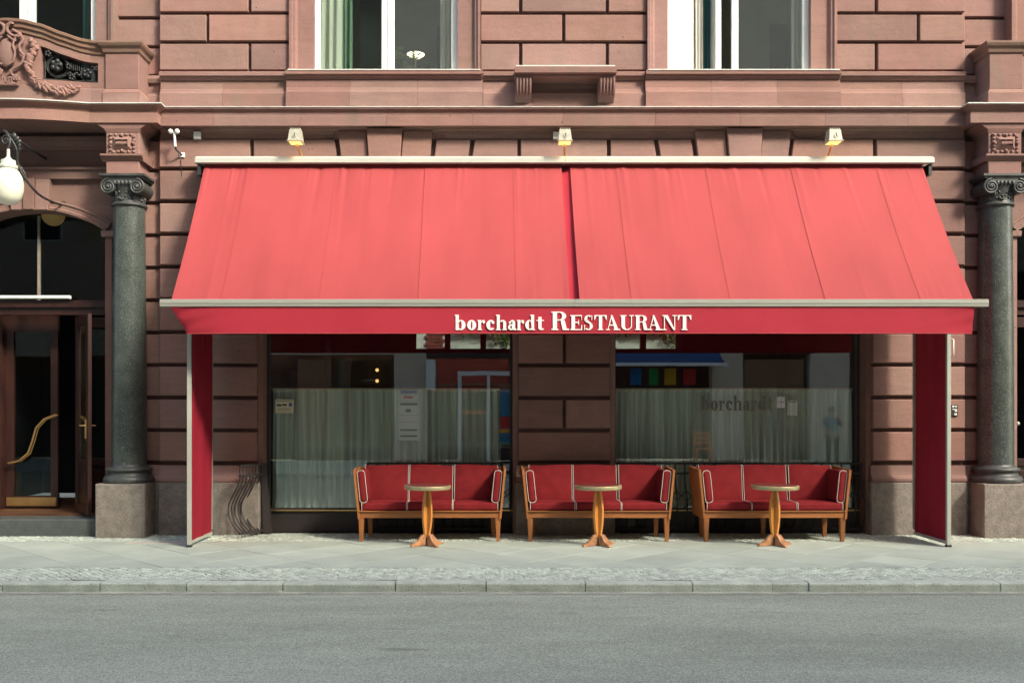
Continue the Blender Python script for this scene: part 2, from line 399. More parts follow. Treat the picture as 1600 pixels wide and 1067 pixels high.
def tag(o, label=None, cat=None, group=None, kind=None):
    if label: o['label'] = label
    if cat: o['category'] = cat
    if group: o['group'] = group
    if kind: o['kind'] = kind
    return o
def empty(name, loc=(0, 0, 0), label=None, cat=None, group=None, rz=0):
    o = bpy.data.objects.new(name, None); o.location = loc; o.rotation_euler = (0, 0, rz); o.empty_display_size = .2
    COL.objects.link(o); return tag(o, label, cat, group)
def copy_tree(o, parent=None):
    c = o.copy(); COL.objects.link(c); c.parent = parent
    for ch in list(o.children): copy_tree(ch, c)
    return c
def arc(cx, cy, r, a0, a1, n):
    return [(cx + r * math.cos(R(a0 + (a1 - a0) * i / n)), cy + r * math.sin(R(a0 + (a1 - a0) * i / n))) for i in range(n + 1)]
def plane(name, x0, x1, y0, y1, z, m, kind='structure', parent=None):
    b = MB(); b.add([(x0, y0, z), (x1, y0, z), (x1, y1, z), (x0, y1, z)], [(0, 1, 2, 3)])
    return tag(b.build(name, m, parent), kind=kind)

# ------------------------------------------------------------------ ground, road, pavement
KERB_Y = -3.50; KERB_H = .085
plane('ground', -150, 150, -150, 150, -.40, M['sand'])
plane('road', -60, 60, -11.3, KERB_Y + .01, -KERB_H, M['asphalt'])
pav = plane('pavement', -60, 60, KERB_Y + .16, .9, -.012, M['sand'])
def clip(poly, ax, lim, keep_less):
    out = []
    for i in range(len(poly)):
        a, b = poly[i - 1], poly[i]
        ia = (a[ax] <= lim) if keep_less else (a[ax] >= lim); ib = (b[ax] <= lim) if keep_less else (b[ax] >= lim)
        if ia != ib:
            t = (lim - a[ax]) / (b[ax] - a[ax]); out.append((a[0] + (b[0] - a[0]) * t, a[1] + (b[1] - a[1]) * t))
        if ib: out.append(b)
    return out
SY0, SY1 = -2.62, -.66
SX0, SX1 = -9.5, 11.2
def slab_mesh(poly, th=.05, c=.003):
    b = MB(); n = len(poly); cx = sum(p[0] for p in poly) / n; cy = sum(p[1] for p in poly) / n
    top = [(p[0] + (cx - p[0]) * .01, p[1] + (cy - p[1]) * .01, 0) for p in poly]
    mid = [(p[0], p[1], -c) for p in poly]; bot = [(p[0], p[1], -th) for p in poly]
    fs = [tuple(range(n))]
    for j in range(2):
        for i in range(n): a = j * n + i; q = j * n + (i + 1) % n; fs.append((a, a + n, q + n, q))
    b.add(top + mid + bot, fs); return b
S_ = .62; H_ = S_ * math.sqrt(.5); full_mesh = None; gap = .006
k = 0
for i in range(-60, 60):
    for j in range(-60, 60):
        cx, cy = (i + j) * H_ + .1, (i - j) * H_ - 1.3
        if not (SX0 - 1 < cx < SX1 + 1 and SY0 - .5 < cy < SY1 + .5): continue
        hh = H_ - gap
        poly = [(-hh, 0), (0, -hh), (hh, 0), (0, hh)]
        wp = [(x + cx, y + cy) for x, y in poly]
        inside = all(SX0 < p[0] < SX1 and SY0 < p[1] < SY1 for p in wp)
        dz = random.uniform(-.0015, .0015)
        if inside:
            if full_mesh is None: full_mesh = slab_mesh(poly).mesh('paving_slab', M['slab'])
            o = bpy.data.objects.new('paving_slab', full_mesh); COL.objects.link(o)
            o.location = (cx, cy, dz); o.parent = pav
            o.rotation_euler = (random.uniform(-.002, .002), random.uniform(-.002, .002), 0)
        else:
            for ax, lim, kl in ((0, SX0, False), (0, SX1, True), (1, SY0, False), (1, SY1, True)):
                wp = clip(wp, ax, lim, kl) if wp else wp
            if len(wp) >= 3:
                ar = abs(sum(wp[q - 1][0] * wp[q][1] - wp[q][0] * wp[q - 1][1] for q in range(len(wp)))) / 2
                if ar > .003:
                    slab_mesh([(x - cx, y - cy) for x, y in wp]).build('paving_slab', M['slab'], pav, (cx, cy, dz))
for xa, xb in ((-40, SX0 - .005), (SX1 + .005, 40)):
    plane('slab_paving', xa, xb, SY0, SY1, -.001, M['slab'], 'stuff', pav)

def cobbles(x0, x1, y0, y1, sz, name):
    b = MB(); tint = []
    rnd = random.Random(3); pts = {}
    def P(i, j):
        if (i, j) not in pts:
            # diagonal, gently arced rows
            u, v = i * sz, j * sz
            x = (u + v) * .7071 + rnd.gauss(0, sz * .10); y = (u - v) * .7071 + rnd.gauss(0, sz * .10) + .05 * math.sin((u + v) * 3.1)
            pts[(i, j)] = (x + (x0 + x1) / 2, y + (y0 + y1) / 2)
        return pts[(i, j)]
    n = int((x1 - x0) / sz)
    for i in range(-n, n):
        for j in range(-n, n):
            mx, my = (i + j + 1) * sz * .7071 + (x0 + x1) / 2, (i - j) * sz * .7071 + (y0 + y1) / 2
            if not (x0 < mx < x1 and y0 - .05 < my < y1 + .05): continue
            q = [P(i, j), P(i + 1, j), P(i + 1, j + 1), P(i, j + 1)]
            q = [(min(max(x, x0), x1), min(max(y, y0), y1)) for x, y in q]
            cx = sum(a[0] for a in q) / 4; cy = sum(a[1] for a in q) / 4
            k1 = .875 + rnd.uniform(-.03, .02); h = rnd.uniform(-.003, .002)
            tx, ty = rnd.uniform(-.05, .05), rnd.uniform(-.05, .05)
            low = [(cx + (a[0] - cx) * k1, cy + (a[1] - cy) * k1, -.02) for a in q]
            mid = [(cx + (a[0] - cx) * k1, cy + (a[1] - cy) * k1, h - .006 + (a[0] - cx) * tx + (a[1] - cy) * ty) for a in q]
            top = [(cx + (a[0] - cx) * k1 * .8, cy + (a[1] - cy) * k1 * .8, h + (a[0] - cx) * tx + (a[1] - cy) * ty) for a in q]
            fs = []
            for s_ in range(2):
                for c_ in range(4): a_ = s_ * 4 + c_; d_ = s_ * 4 + (c_ + 1) % 4; fs.append((a_, d_, d_ + 4, a_ + 4))
            fs.append((8, 9, 10, 11))
            area = (q[1][0] - q[0][0]) * (q[2][1] - q[0][1]) - (q[1][1] - q[0][1]) * (q[2][0] - q[0][0])
            if area < 0: fs = [f[::-1] for f in fs]
            b.add(low + mid + top, fs); t = rnd.random(); tint += [t] * 9
    o = b.build(name, M['cobble'], pav); tag(o, kind='stuff')
    at = o.data.attributes.new('tint', 'FLOAT', 'FACE'); at.data.foreach_set('value', tint)
    return o
cobbles(-9.5, 11.2, KERB_Y + .165, SY0 - .004, .068, 'mosaic_cobbles')
cobbles(-9.5, 11.2, SY1 + .004, .12, .068, 'mosaic_cobbles')
# kerb stones
xs = [X(p, 915, -3.5) for p in (-330, -160, 10, 162, 298, 448, 624, 766, 921, 1089, 1214, 1270, 1436, 1570, 1700, 1850, 2000)]
for a, b_ in zip(xs[:-1], xs[1:]):
    g = .003 + random.random() * .004
    prof = [(KERB_Y, -.3), (KERB_Y, -.022)] + [(KERB_Y + .022 - .022 * math.cos(t), -.022 + .022 * math.sin(t)) for t in (.4, .8, 1.2, 1.57)] + [(KERB_Y + .155, 0), (KERB_Y + .155, -.3)]
    bb = MB().ext_x(prof, a + g, b_ - g)
    dy = random.uniform(-.006, .006)
    o = bb.build('kerb_stone', M['kerb'], pav, (0, dy, random.uniform(-.004, .002)))
for a, b_ in ((-40, xs[0]), (xs[-1], 40)):
    o = MB().box(a, b_, KERB_Y, KERB_Y + .155, -.3, 0).build('kerb_stone', M['kerb'], pav)
M['grit'] = mat('gutter_grit', (.34, .36, .29), .95, noise=.25, scale=6, bump=.6, bscale=80, speck=(90, .55, (.12, .12, .10), .5))
plane('gutter', -60, 60, KERB_Y - .13, KERB_Y + .01, -KERB_H + .004, M['grit'])
h = empty('access_hatch', (X(258, 850, -.75), -.80, 0), 'pale metal access hatch flush with the pavement left of the awning', 'hatch')
MB().box(-.42, .44, -.10, .10, .0, .006).build('cover', M['hatch'], h)
MB().box(-.02, .13, -.01, .01, .0062, .0075).build('slot', M['ink'], h)

# ------------------------------------------------------------------ the restaurant building
B = empty('restaurant_building', (0, 0, 0), 'red sandstone building with rusticated blocks, tall windows and dark granite columns', 'building')
XL, XR = X(249), X(1508)           # edges of the middle bay
XC = (XL + XR) / 2
M['faint'] = mat('faint_gilt_lettering', (.17, .18, .14), .6)
M['threshold'] = mat('dark_wood_floor', (.10, .045, .022), .5, noise=.25, scale=10, stretch=(.3, 1, 1))
COLX = (-4.745, 2 * XC + 4.745); PORT = (-6.155, 2 * XC + 6.155)
PL, PM0, PM1, PR = X(401), X(811, 600), X(955, 600), X(1364)
LINT = Z(318); TOP = 9.0
def block(x0, x1, z0, z1, yf=0.0, yb=.09, c=.007, name='stone_block', m='stone'):
    yo = random.uniform(-.002, .002)
    return MB().prism([(x0, z0), (x1, z0), (x1, z1), (x0, z1)], yf + yo, yb, c).build(name, M[m], B)
def wallbox(x0, x1, y0, y1, z0, z1, m='joint', name='wall'):
    return MB().box(x0, x1, y0, y1, z0, z1).build(name, M[m], B)
YB = .06
# backing walls (joints)
for x0, x1 in ((XL, X(445, 60)), (X(743, 60), X(1003, 60)), (X(1298, 60), XR)):
    wallbox(x0 + .004, x1 - .01, YB, .35, 5.6, TOP)
wallbox(XL + .004, XR - .004, YB, .35, LINT + .002, 5.6)
for x0, x1 in ((XL, PL), (PM0, PM1), (PR, XR)):
    wallbox(x0 + .004, x1 - .004, YB, .30, .02, LINT)
wallbox(XL + .004, XR - .004, .30, .42, TOP, 9.8, 'stone')
wallbox(XL - 9, XL, .30, .42, TOP - 1, 9.8, 'stone'); wallbox(XR, XR + 9, .30, .42, TOP - 1, 9.8, 'stone')

# ---- upper courses
JU = [(109.5, 114), (64, 69), (18.5, 23.5), (-27, -22), (-72.5, -67.5), (-118, -113), (-163, -158), (-208, -203), (-250, -245)]
def course_rows():
    r = []
    for i in range(len(JU) - 1): r.append((Z(JU[i][0]), Z(JU[i + 1][1])))
    return r
JW = 5.0 / 118
for bi, (a, b_, odd, even) in enumerate((
        (XL, X(445, 60), [X(382.5, 90)], [X(316, 45)]),
        (X(743, 60), X(1003, 60), [X(806, 90), X(941.5, 90)], [X(872.5, 45)]),
        (X(1298, 60), XR, [X(1362, 90)], [X(1427, 45)]))):
    for ri, (z0, z1) in enumerate(course_rows()):
        cuts = odd if ri % 2 == 0 else even
        e = [a + (.0 if bi else 0)] + cuts + [b_]
        for q in range(len(e) - 1):
            x0 = e[q] + (JW / 2 if q else .004); x1 = e[q + 1] - (JW / 2 if q < len(e) - 2 else .002)
            block(x0, x1, z0, z1)
# recessed side bays (upper)
for sgn, x0, x1 in ((-1, -4.98, XL), (1, XR, 2 * XC + 4.98)):
    wallbox(x0, x1, .155, .40, 5.3, TOP)
    for z0, z1 in course_rows(): block(x0, x1, z0 - .02, z1 - .02, .11, .20)

# ---- bands between the storeys
def prof_band(pts): return pts
def extr(name, prof, cuts, m='stone', gap=.0015):
    for a, b_ in zip(cuts[:-1], cuts[1:]):
        MB().ext_x(prof, a + gap, b_ - gap).build(name, M[m], B)
zc = 5.585
corn = [(.05, 5.30), (.0, 5.30), (-.015, 5.335), (-.05, 5.352), (-.06, 5.37), (-.255, 5.37), (-.262, 5.355), (-.30, 5.355), (-.30, 5.478), (-.285, 5.484), (-.283, 5.50)]
corn += [(-.283 - .06 * (1 - math.cos(t)), 5.50 + .065 * math.sin(t)) for t in (.3, .6, .9, 1.2, 1.5)]
corn += [(-.36, 5.566), (-.36, zc - .004), (.05, zc + .004)]
corn = [((y * .58) if y < 0 else y, z) for y, z in corn]
ccuts = [XL + .02] + [X(p, 180, -.3) for p in (324, 460, 596, 732, 875, 1021, 1155, 1290, 1420)] + [XR - .02]
extr('cornice_stone', corn, ccuts)
MB().ext_x([(.04, zc + .005), (-.218, zc - .001), (-.218, zc + .008), (.04, zc + .016)], XL + .02, XR - .02).build('lead_flashing', M['lead'], B)
def dado(x0, x1, dy, cuts, top_mould=True):
    z1 = Z(148); z2 = Z(144); z3 = Z(127); z4 = Z(115)
    p = [(.08, zc + .017), (-.05 + dy, zc + .017), (-.05 + dy, z1), (-.03 + dy, z1 + .02), (-.012 + dy, z2 + .035), (-.008 + dy, z3), (.08, z3)]
    c = [x0] + cuts + [x1]
    extr('dado_stone', p, c)
    q = [(.08, z3 + .0015), (-.03 + dy, z3 + .0015), (-.035 + dy, z3 + .02), (-.05 + dy, z3 + .022), (-.05 + dy, z3 + .042), (-.075 + dy, z3 + .048), (-.078 + dy, z4 - .012), (-.07 + dy, z4 - .002), (.08, z4)]
    extr('string_course', q, [x0, x1])
W1 = (X(445, 60), X(743, 60)); W2 = (X(1003, 60), X(1298, 60))
dado(XL + .02, W1[0] - .035, 0, [X(343, 150)])
dado(W1[0] - .032, W1[1] + .032, -.06, [X(542, 150), X(647, 150)])
dado(W1[1] + .035, W2[0] - .035, 0, [X(826, 150), X(926, 150)])
dado(W2[0] - .032, W2[1] + .032, -.06, [X(1103, 150), X(1205, 150)])
dado(W2[1] + .035, XR - .02, 0, [X(1402, 150)])
# recessed ends of the bands
for x0, x1 in ((-4.98, XL + .0), (XR, 2 * XC + 4.98)):
    MB().ext_x([(y + .11, z) for y, z in [(.08, 5.6), (-.05, 5.6), (-.05, 5.82), (-.02, 5.86), (-.01, 5.99), (.08, 5.99)]], x0, x1).build('dado_stone', M['stone'], B)
    MB().ext_x([(y + .11, z) for y, z in [(.08, 5.995), (-.05, 5.995), (-.07, 6.04), (-.07, 6.085), (.08, 6.09)]], x0, x1).build('string_course', M['stone'], B)

# ---- bracketed shelf between the upper windows
sx0, sx1 = X(797, 110, -.3), X(956, 110, -.3)
zt = Z(103, -.35)
sh = MB().ext_x([(.0, zt - .115), (-.29, zt - .115), (-.30, zt - .09), (-.345, zt - .085), (-.345, zt - .012), (-.33, zt), (.0, zt)], sx0, sx1).build('shelf', M['stone'], B)
MB().box(sx0 + .02, sx1 - .02, -.33, 0, zt + .001, zt + .014).build('lead_flashing', M['lead'], sh)
for cx in (X(811, 135, -.2), X(941, 135, -.2)):
    b = MB()
    side = [(-.01, zt - .117), (-.29, zt - .117)] + [(-.29 + .10 * (1 - math.cos(t)), zt - .117 - .23 * math.sin(t)) for t in (.3, .6, .9, 1.2, 1.5)] + [(-.15, zt - .36), (-.10, zt - .40), (-.10, zt - .43), (-.01, zt - .43)]
    b.ext_x(side, cx - .105, cx + .105)
    for i in range(5):
        x = cx - .084 + i * .042
        b.tube([(x, -.292, zt - .14), (x, -.285, zt - .22), (x, -.26, zt - .28), (x, -.21, zt - .335)], .013, 6)
    b.box(cx - .115, cx + .115, -.12, -.009, zt - .455, zt - .43)
    b.build('bracket', M['stone'], B)

# ---- flat arches above the shop windows
TZ = Z(218); BZ = LINT
def vous(xl0, xr0, xl1, xr1, ztop, yf=0.0):
    """pixel x at the top (py 218) and at the bottom (py 315)"""
    p = [(X(xl1, 218), BZ), (X(xr1, 218), BZ), (X(xr0, 218), ztop), (X(xl0, 218), ztop)]
    MB().prism(p, yf, .09, .007).build('arch_stone', M['stone'], B)
vous(391, 517, 391, 531, TZ); vous(523, 567, 537, 576, Z(205), -.03); vous(568.5, 624, 577, 615, 5.352, -.085)
vous(625.5, 671, 616, 658, Z(205), -.03); vous(677, 730, 664, 714, TZ); vous(737, 803, 721, 803, TZ)
vous(808.5, 943, 808.5, 943, TZ); vous(949, 1016, 949, 1032, TZ); vous(1023, 1075, 1039, 1088, TZ); vous(1080, 1127, 1094, 1137, Z(205), -.03)
vous(1128.5, 1184, 1138, 1175, 5.352, -.085); vous(1185.5, 1230, 1176, 1217, Z(205), -.03)
vous(1235.5, 1359, 1222, 1359, TZ)
# frieze strip above the blocks
extr('frieze_stone', [(.0, TZ + .003), (.012, TZ + .003), (.012, 5.299), (.05, 5.299), (.05, TZ + .003)], [XL + .004] + [X(p, 212) for p in (400, 690, 950, 1020, 1358)] + [XR - .004])
# ---- lower courses
rows = []
for k in range(0, 9): rows.append((Z(720 - 51.0 * k), Z(720 - 51.0 * (k + 1) + 6)))
def low_row(k): return rows[k]
piers = {'L': (XL, PL), 'M': (PM0, PM1), 'R': (PR, XR)}
for key, (a, b_) in piers.items():
    for k, (z0, z1) in enumerate(rows):
        if z1 > LINT + .3 and key == 'M': continue
        if key == 'M':
            e = [a, (a + b_) / 2, b_] if k % 2 == 1 else [a, b_]
        else: e = [a, b_]
        if key != 'M' and k == 8:
            e = [a, X(388 if key == 'L' else 1362, 218)] if key == 'L' else [X(1362, 218), b_]
        for q in range(len(e) - 1):
            x0 = e[q] + (JW / 2 if q else .0); x1 = e[q + 1] - (JW / 2 if q < len(e) - 2 else 0)
            block(x0, x1, z0, z1, m='stone_low' if k < 6 else 'stone', c=.012)
for a, b_ in ((XL, X(385, 218)), (X(1365, 218), XR)): block(a, b_, Z(261), TZ)
# base mouldings and granite plinths
zb = Z(753); zm = Z(727)
for key, (a, b_) in piers.items():
    dx0 = .0 if key == 'L' else .04; dx1 = 0 if key == 'R' else .04
    cv = [(.05, zb + .002), (-.045, zb + .002), (-.055, zb + .02), (-.055, zb + .05), (-.04, zb + .065), (-.035, zb + .075)]
    cv += [(-.035 + .032 * math.sin(t), zb + .075 + .09 * (1 - math.cos(t))) for t in (.4, .8, 1.2, 1.5)]
    cv += [(0, zm), (.05, zm)]
    cv = [(min(y, .05), z) for y, z in cv]
    MB().ext_x(cv, a - .0 + (0 if key == 'L' else -.03), b_ + (0 if key == 'R' else .03)).build('base_moulding', M['stone_low'], B)
    MB().prism([(a - (0 if key == 'L' else .045), -.05), (b_ + (0 if key == 'R' else .045), -.05), (b_ + (0 if key == 'R' else .045), zb), (a - (0 if key == 'L' else .045), zb)], -.05, .3, .012).build('plinth', M['granite'], B)
# recessed bays beside the columns (lower)
for x0, x1 in ((-4.70, XL), (XR, 2 * XC + 4.70)):
    wallbox(x0, x1, .145, .30, .02, 5.3)
    for k, (z0, z1) in enumerate(rows): block(x0, x1, z0, z1, .10, .17, m='stone_low' if k < 6 else 'stone')
    block(x0, x1, Z(261), TZ, .10, .17)
    MB().ext_x([(.16, zb + .002), (.04, zb + .002), (.03, zb + .05), (.06, zb + .08), (.10, zm), (.16, zm)], x0, x1).build('base_moulding', M['stone_low'], B)
    MB().prism([(x0, -.05), (x1, -.05), (x1, zb), (x0, zb)], .05, .3, .008).build('plinth', M['granite'], B)

# ---- shop windows
def shop_window(x0, x1):
    yS, yG = .06, .30
    zB = .29
    # stone surround strips
    for a, b_, s_ in ((x0 + .002, x0 + .07, 1), (x1 - .07, x1 - .002, -1)):
        MB().box(a, b_, yS, yG + .06, .0, LINT - .07).build('surround', M['stone_low'], B)
    MB().box(x0 + .002, x1 - .002, yS, yG + .06, LINT - .07, LINT - .001).build('surround', M['stone_low'], B)
    a, b_ = x0 + .071, x1 - .071
    f = MB(); t = .035
    f.box(a, a + t, yG - .03, yG + .05, zB, LINT - .072).box(b_ - t, b_, yG - .03, yG + .05, zB, LINT - .072)
    f.box(a + t, b_ - t, yG - .03, yG + .05, LINT - .11, LINT - .072)
    f.box(a + t, b_ - t, yG - .03, yG + .05, zB, zB + .03)
    fo = f.build('window', M['frame_dk'], B)
    MB().box(a + t + .001, b_ - t - .001, yG, yG + .008, zB + .031, LINT - .111).build('pane', M['glass'], fo)
    MB().box(a, b_, yG - .06, yG - .031, zB - .005, zB + .012).build('sill', M['brass'], fo)
    MB().box(a, b_, yG - .02, yG + .06, .0, zB - .006).build('base_panel', M['frame_dk'], fo)
    return a + t, b_ - t
w1 = shop_window(PL, PM0); w2 = shop_window(PM1, PR)

# ---- room behind the shop windows
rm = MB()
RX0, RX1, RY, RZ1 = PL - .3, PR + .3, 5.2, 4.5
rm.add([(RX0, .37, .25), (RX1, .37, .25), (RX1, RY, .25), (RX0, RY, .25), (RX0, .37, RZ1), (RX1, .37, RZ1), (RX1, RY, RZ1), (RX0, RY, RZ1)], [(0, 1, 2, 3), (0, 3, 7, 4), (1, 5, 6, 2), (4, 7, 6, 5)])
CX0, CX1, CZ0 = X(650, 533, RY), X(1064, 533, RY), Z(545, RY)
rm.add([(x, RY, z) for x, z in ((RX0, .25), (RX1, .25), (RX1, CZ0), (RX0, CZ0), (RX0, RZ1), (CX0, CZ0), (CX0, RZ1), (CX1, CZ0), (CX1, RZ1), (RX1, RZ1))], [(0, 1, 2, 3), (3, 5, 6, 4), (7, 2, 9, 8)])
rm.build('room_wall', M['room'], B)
# row of black framed rear windows looking into a white courtyard
cf = MB(); cf.box(CX0, CX1, RY - .05, RY + .05, CZ0 - .07, CZ0 + .0)
for p in (646, 699.5, 755, 812, 870, 930, 1004.5, 1060): cf.box(X(p - 4.5, 533, RY), X(p + 4.5, 533, RY), RY - .05, RY + .05, CZ0 + .001, RZ1 - .01)
co_ = cf.build('window', M['frame_dk'], B)
MB().box(CX0, CX1, RY - .005, RY + .005, CZ0 + .001, RZ1 - .02).build('pane', M['glass_up'], co_)
cw_ = empty('courtyard_wall', (0, 7.0, 0), 'white courtyard wall with ivy glimpsed through the rear windows of the restaurant', 'wall')
MB().box(-6, 9, 0, .2, 0, 6.0).build('render', M['panel_w'], cw_)
bm0 = MB().box(0, .115, -.03, 0, 0, .062).mesh('brick', M['brick'])
bx_ = X(668, 533, 7.0)
for r_ in range(20):
    for c_ in range(3 if r_ % 2 else 3):
        o = bpy.data.objects.new('brick', bm0); COL.objects.link(o); o.parent = cw_; o.location = (bx_ + c_ * .125 - (r_ % 2) * .05, -.001, 2.6 + r_ * .074)
iv = MB(); rr = random.Random(15)
for i in range(5200):
    x = rr.uniform(X(712, 533, 7), X(1064, 533, 7)); dr = max(0, math.sin(x * 5.3) * math.sin(x * 1.9 + 1)) * .55 + .12
    z = 3.32 - abs(rr.gauss(0, .33)) * dr + (abs(rr.gauss(0, .4)) if rr.random() < .7 else 0); y = 7.0 - rr.uniform(.02, .16)
    d = Vector((rr.uniform(-1, 1), rr.uniform(-.5, .5), rr.uniform(-1, .3))).normalized() * .055; n_ = d.cross(Vector((0, 1, 0))).normalized() * .03
    p = Vector((x, y, z)); iv.add([p, p + d * .5 + n_, p + d, p + d * .5 - n_], [(0, 1, 2, 3)])
tag(iv.build('ivy', M['leaf']), 'green ivy trailing down the white courtyard wall behind the restaurant', 'ivy', kind='stuff')

# ---- upper windows with moulded architraves
def upper_window(px0, px1, o0, o1, zlow, ztop, kind):
    """px0..px1 outer edges of the architrave, o0..o1 opening"""
    a, b_, c_, d_ = px0, px1, o0, o1
    m = .13
    pl = [(a, .35), (a, -.055), (a + .035, -.055), (a + .045, -.035), (a + .075, -.03), (a + .09, .0), (a + .105, .012), (c_, .02), (c_, .35)]
    pr = [(px1 - (x - px0), y) for x, y in pl[:-2]] + [(d_, .02), (d_, .35)]
    MB().ext_z(pl, zlow, ztop).build('architrave', M['stone'], B)
    MB().ext_z(list(reversed(pr)), zlow, ztop).build('architrave', M['stone'], B)
    MB().box(c_ + .001, d_ - .001, .05, .35, ztop - .3, ztop).build('lintel', M['stone'], B)
def sill(x0, x1, z):
    MB().ext_x([(.34, z - .002), (-.145, z - .022), (-.145, z - .008), (.34, z + .012)], x0, x1).build('window_sill', M['lead'], B)
WZ = Z(114); WT = 8.6
w1o = (X(482, 60), X(707, 60)); w2o = (X(1036, 60), X(1260, 60))
upper_window(W1[0], W1[1], w1o[0], w1o[1], WZ + .012, WT, 0); sill(W1[0], W1[1], WZ + .005)
upper_window(W2[0], W2[1], w2o[0], w2o[1], WZ + .012, WT, 0); sill(W2[0], W2[1], WZ + .005)
def sash(x0, x1, z0, z1, y, stile=.055, rail=.045, g='glass_dk'):
    """one casement: frame mesh with its pane as a sub-part"""
    f = MB()
    for a, b_ in ((x0, x0 + stile), (x1 - stile, x1)): f.cbox(a, b_, y, y + .05, z0, z1, .004)
    f.cbox(x0 + stile, x1 - stile, y, y + .05, z0, z0 + rail, .004).cbox(x0 + stile, x1 - stile, y, y + .05, z1 - rail, z1, .004)
    fo = f.build('window', M['white'], B)
    MB().box(x0 + stile - .002, x1 - stile + .002, y + .02, y + .026, z0 + rail - .002, z1 - rail + .002).build('pane', M[g], fo)
    return fo
zs0 = WZ + .018; zs1 = WT - .3
def room_up(x0, x1, z0, z1, m, name='room_wall', y0=.36, y1=3.2):
    r = MB(); r.add([(x0, y0, z0), (x1, y0, z0), (x1, y1, z0), (x0, y1, z0), (x0, y0, z1), (x1, y0, z1), (x1, y1, z1), (x0, y1, z1)], [(0, 1, 2, 3), (3, 2, 6, 7), (0, 3, 7, 4), (1, 5, 6, 2), (4, 7, 6, 5)])
    return r.build(name, M[m], B)
# window one
sash(w1o[0] + .0, X(596, 60), zs0, zs1, .10, .075, g='glass_dk')
sash(X(597, 60), w1o[1], zs0, zs1, .10, .085, g='glass_rf')
room_up(w1o[0] - .4, w1o[1] + .4, WZ, WT, 'room_grey', y1=2.2)
MB().box(X(538, 60), X(594, 60), 1.0, 1.05, WZ, WT).build('partition', M['room_dk'], B)
MB().box(X(663, 60), X(700, 60), 1.9, 1.95, WZ, Z(42, 1.9)).build('picture', M['room_dk'], B)
# window two: wide white jamb, opened casement
fo = MB().cbox(w2o[0], X(1078, 60), .09, .15, zs0, zs1, .004).build('window', M['white'], B)
MB().cbox(X(1113, 60), X(1122, 60), .10, .5, zs0, zs1, .004).build('window', M['white'], B)
sash(X(1139, 60), w2o[1], zs0, zs1, .10, .085, g='glass_rf')
room_up(w2o[0] - .4, w2o[1] + .4, WZ, WT, 'room_grey', y1=2.2)
MB().box(X(1090, 60), X(1143, 60), 1.0, 1.05, WZ, WT).build('partition', M['room_dk'], B)
MB().box(X(1196, 60, 1.9), X(1221, 60, 1.9), 1.9, 1.95, WZ, Z(38, 1.9)).build('picture', M['room'], B)
for s_, cx in ((0, PORT[0]), (1, PORT[1])):
    o0, o1 = cx - .95, cx + .95
    upper_window(o0 - .26, o1 + .26, o0, o1, 5.7, WT, 0)
    sash(o0, cx - .005, 5.75, zs1, .10, .10); sash(cx + .005, o1, 5.75, zs1, .10, .10)
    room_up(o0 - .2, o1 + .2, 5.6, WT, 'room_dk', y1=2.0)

def wavy(x0, x1, z0, z1, y, m, name, label, cat='curtain', group=None, amp=.03, per=.09, gather=0, seed=0, parent=None):
    rnd = random.Random(seed); b = MB(); n = max(8, int((x1 - x0) / per * 10)); nz = 14
    ph = [rnd.uniform(0, 6.28) for _ in range(5)]; vs = []
    for j in range(nz + 1):
        t = j / nz
        for i in range(n + 1):
            u = i / n; x = x0 + (x1 - x0) * u
            wv = math.sin(2 * math.pi * (x - x0) / per + 1.6 * math.sin(2.2 * x + ph[0]) + .5 * math.sin(t * 2 + ph[1]))
            wv += .5 * math.sin(2 * math.pi * (x - x0) / (per * 2.7) + ph[2] + t) * (.4 + t) + .25 * math.sin(2 * math.pi * (x - x0) / (per * .43) + ph[3]) * (1 - t)
            hd = .35 if t < .02 else 1
            xx = x + .02 * t * math.sin(5 * x + ph[4]) * gather
            vs.append((xx, y + amp * wv * hd * (.5 + .6 * t), z1 + (z0 - z1) * t))
    fs = [(j * (n + 1) + i, (j + 1) * (n + 1) + i, (j + 1) * (n + 1) + i + 1, j * (n + 1) + i + 1) for j in range(nz) for i in range(n)]
    b.add(vs, fs, True); o = b.build(name, M[m], parent)
    return tag(o, label, cat, group)
wavy(X(488, 60, .2), X(527, 60, .2), WZ, WT - .3, .28, 'curt_white', 'curtain', 'cream curtain gathered at the left side of the upper window left of centre', per=.10, amp=.03, seed=1)
wavy(X(526, 60, .25), X(541, 60, .25), WZ, WT - .3, .36, 'curt_green', 'curtain', 'narrow green curtain beside the cream curtain in the upper window left of centre', per=.07, amp=.025, seed=2)
wavy(X(680, 60, .3), X(704, 60, .3), WZ, WT - .3, .30, 'curt_white', 'curtain', 'pale curtain at the right side of the upper window with the plant', per=.07, amp=.02, seed=3)
wavy(X(1078, 60, .2), X(1092, 60, .2), WZ, WT - .3, .26, 'curt_white', 'curtain', 'slim cream curtain beside the wide white jamb of the right upper window', per=.05, amp=.02, seed=4)
wavy(X(1092, 60, .3), X(1113, 60, .3), WZ, WT - .3, .40, 'curt_teal', 'curtain', 'dark green curtain in the middle of the right upper window', per=.08, amp=.02, seed=5)
wavy(X(1229, 60, .3), X(1250, 60, .3), WZ, WT - .3, .30, 'curt_white', 'curtain', 'pale curtain at the right edge of the right upper window', per=.06, amp=.02, seed=6)
wavy(X(120, 60, .3), X(141, 60, .3), 5.75, WT - .3, .32, 'curt_teal', 'curtain', 'teal curtain in the dark window behind the left balcony', per=.06, amp=.02, seed=7)
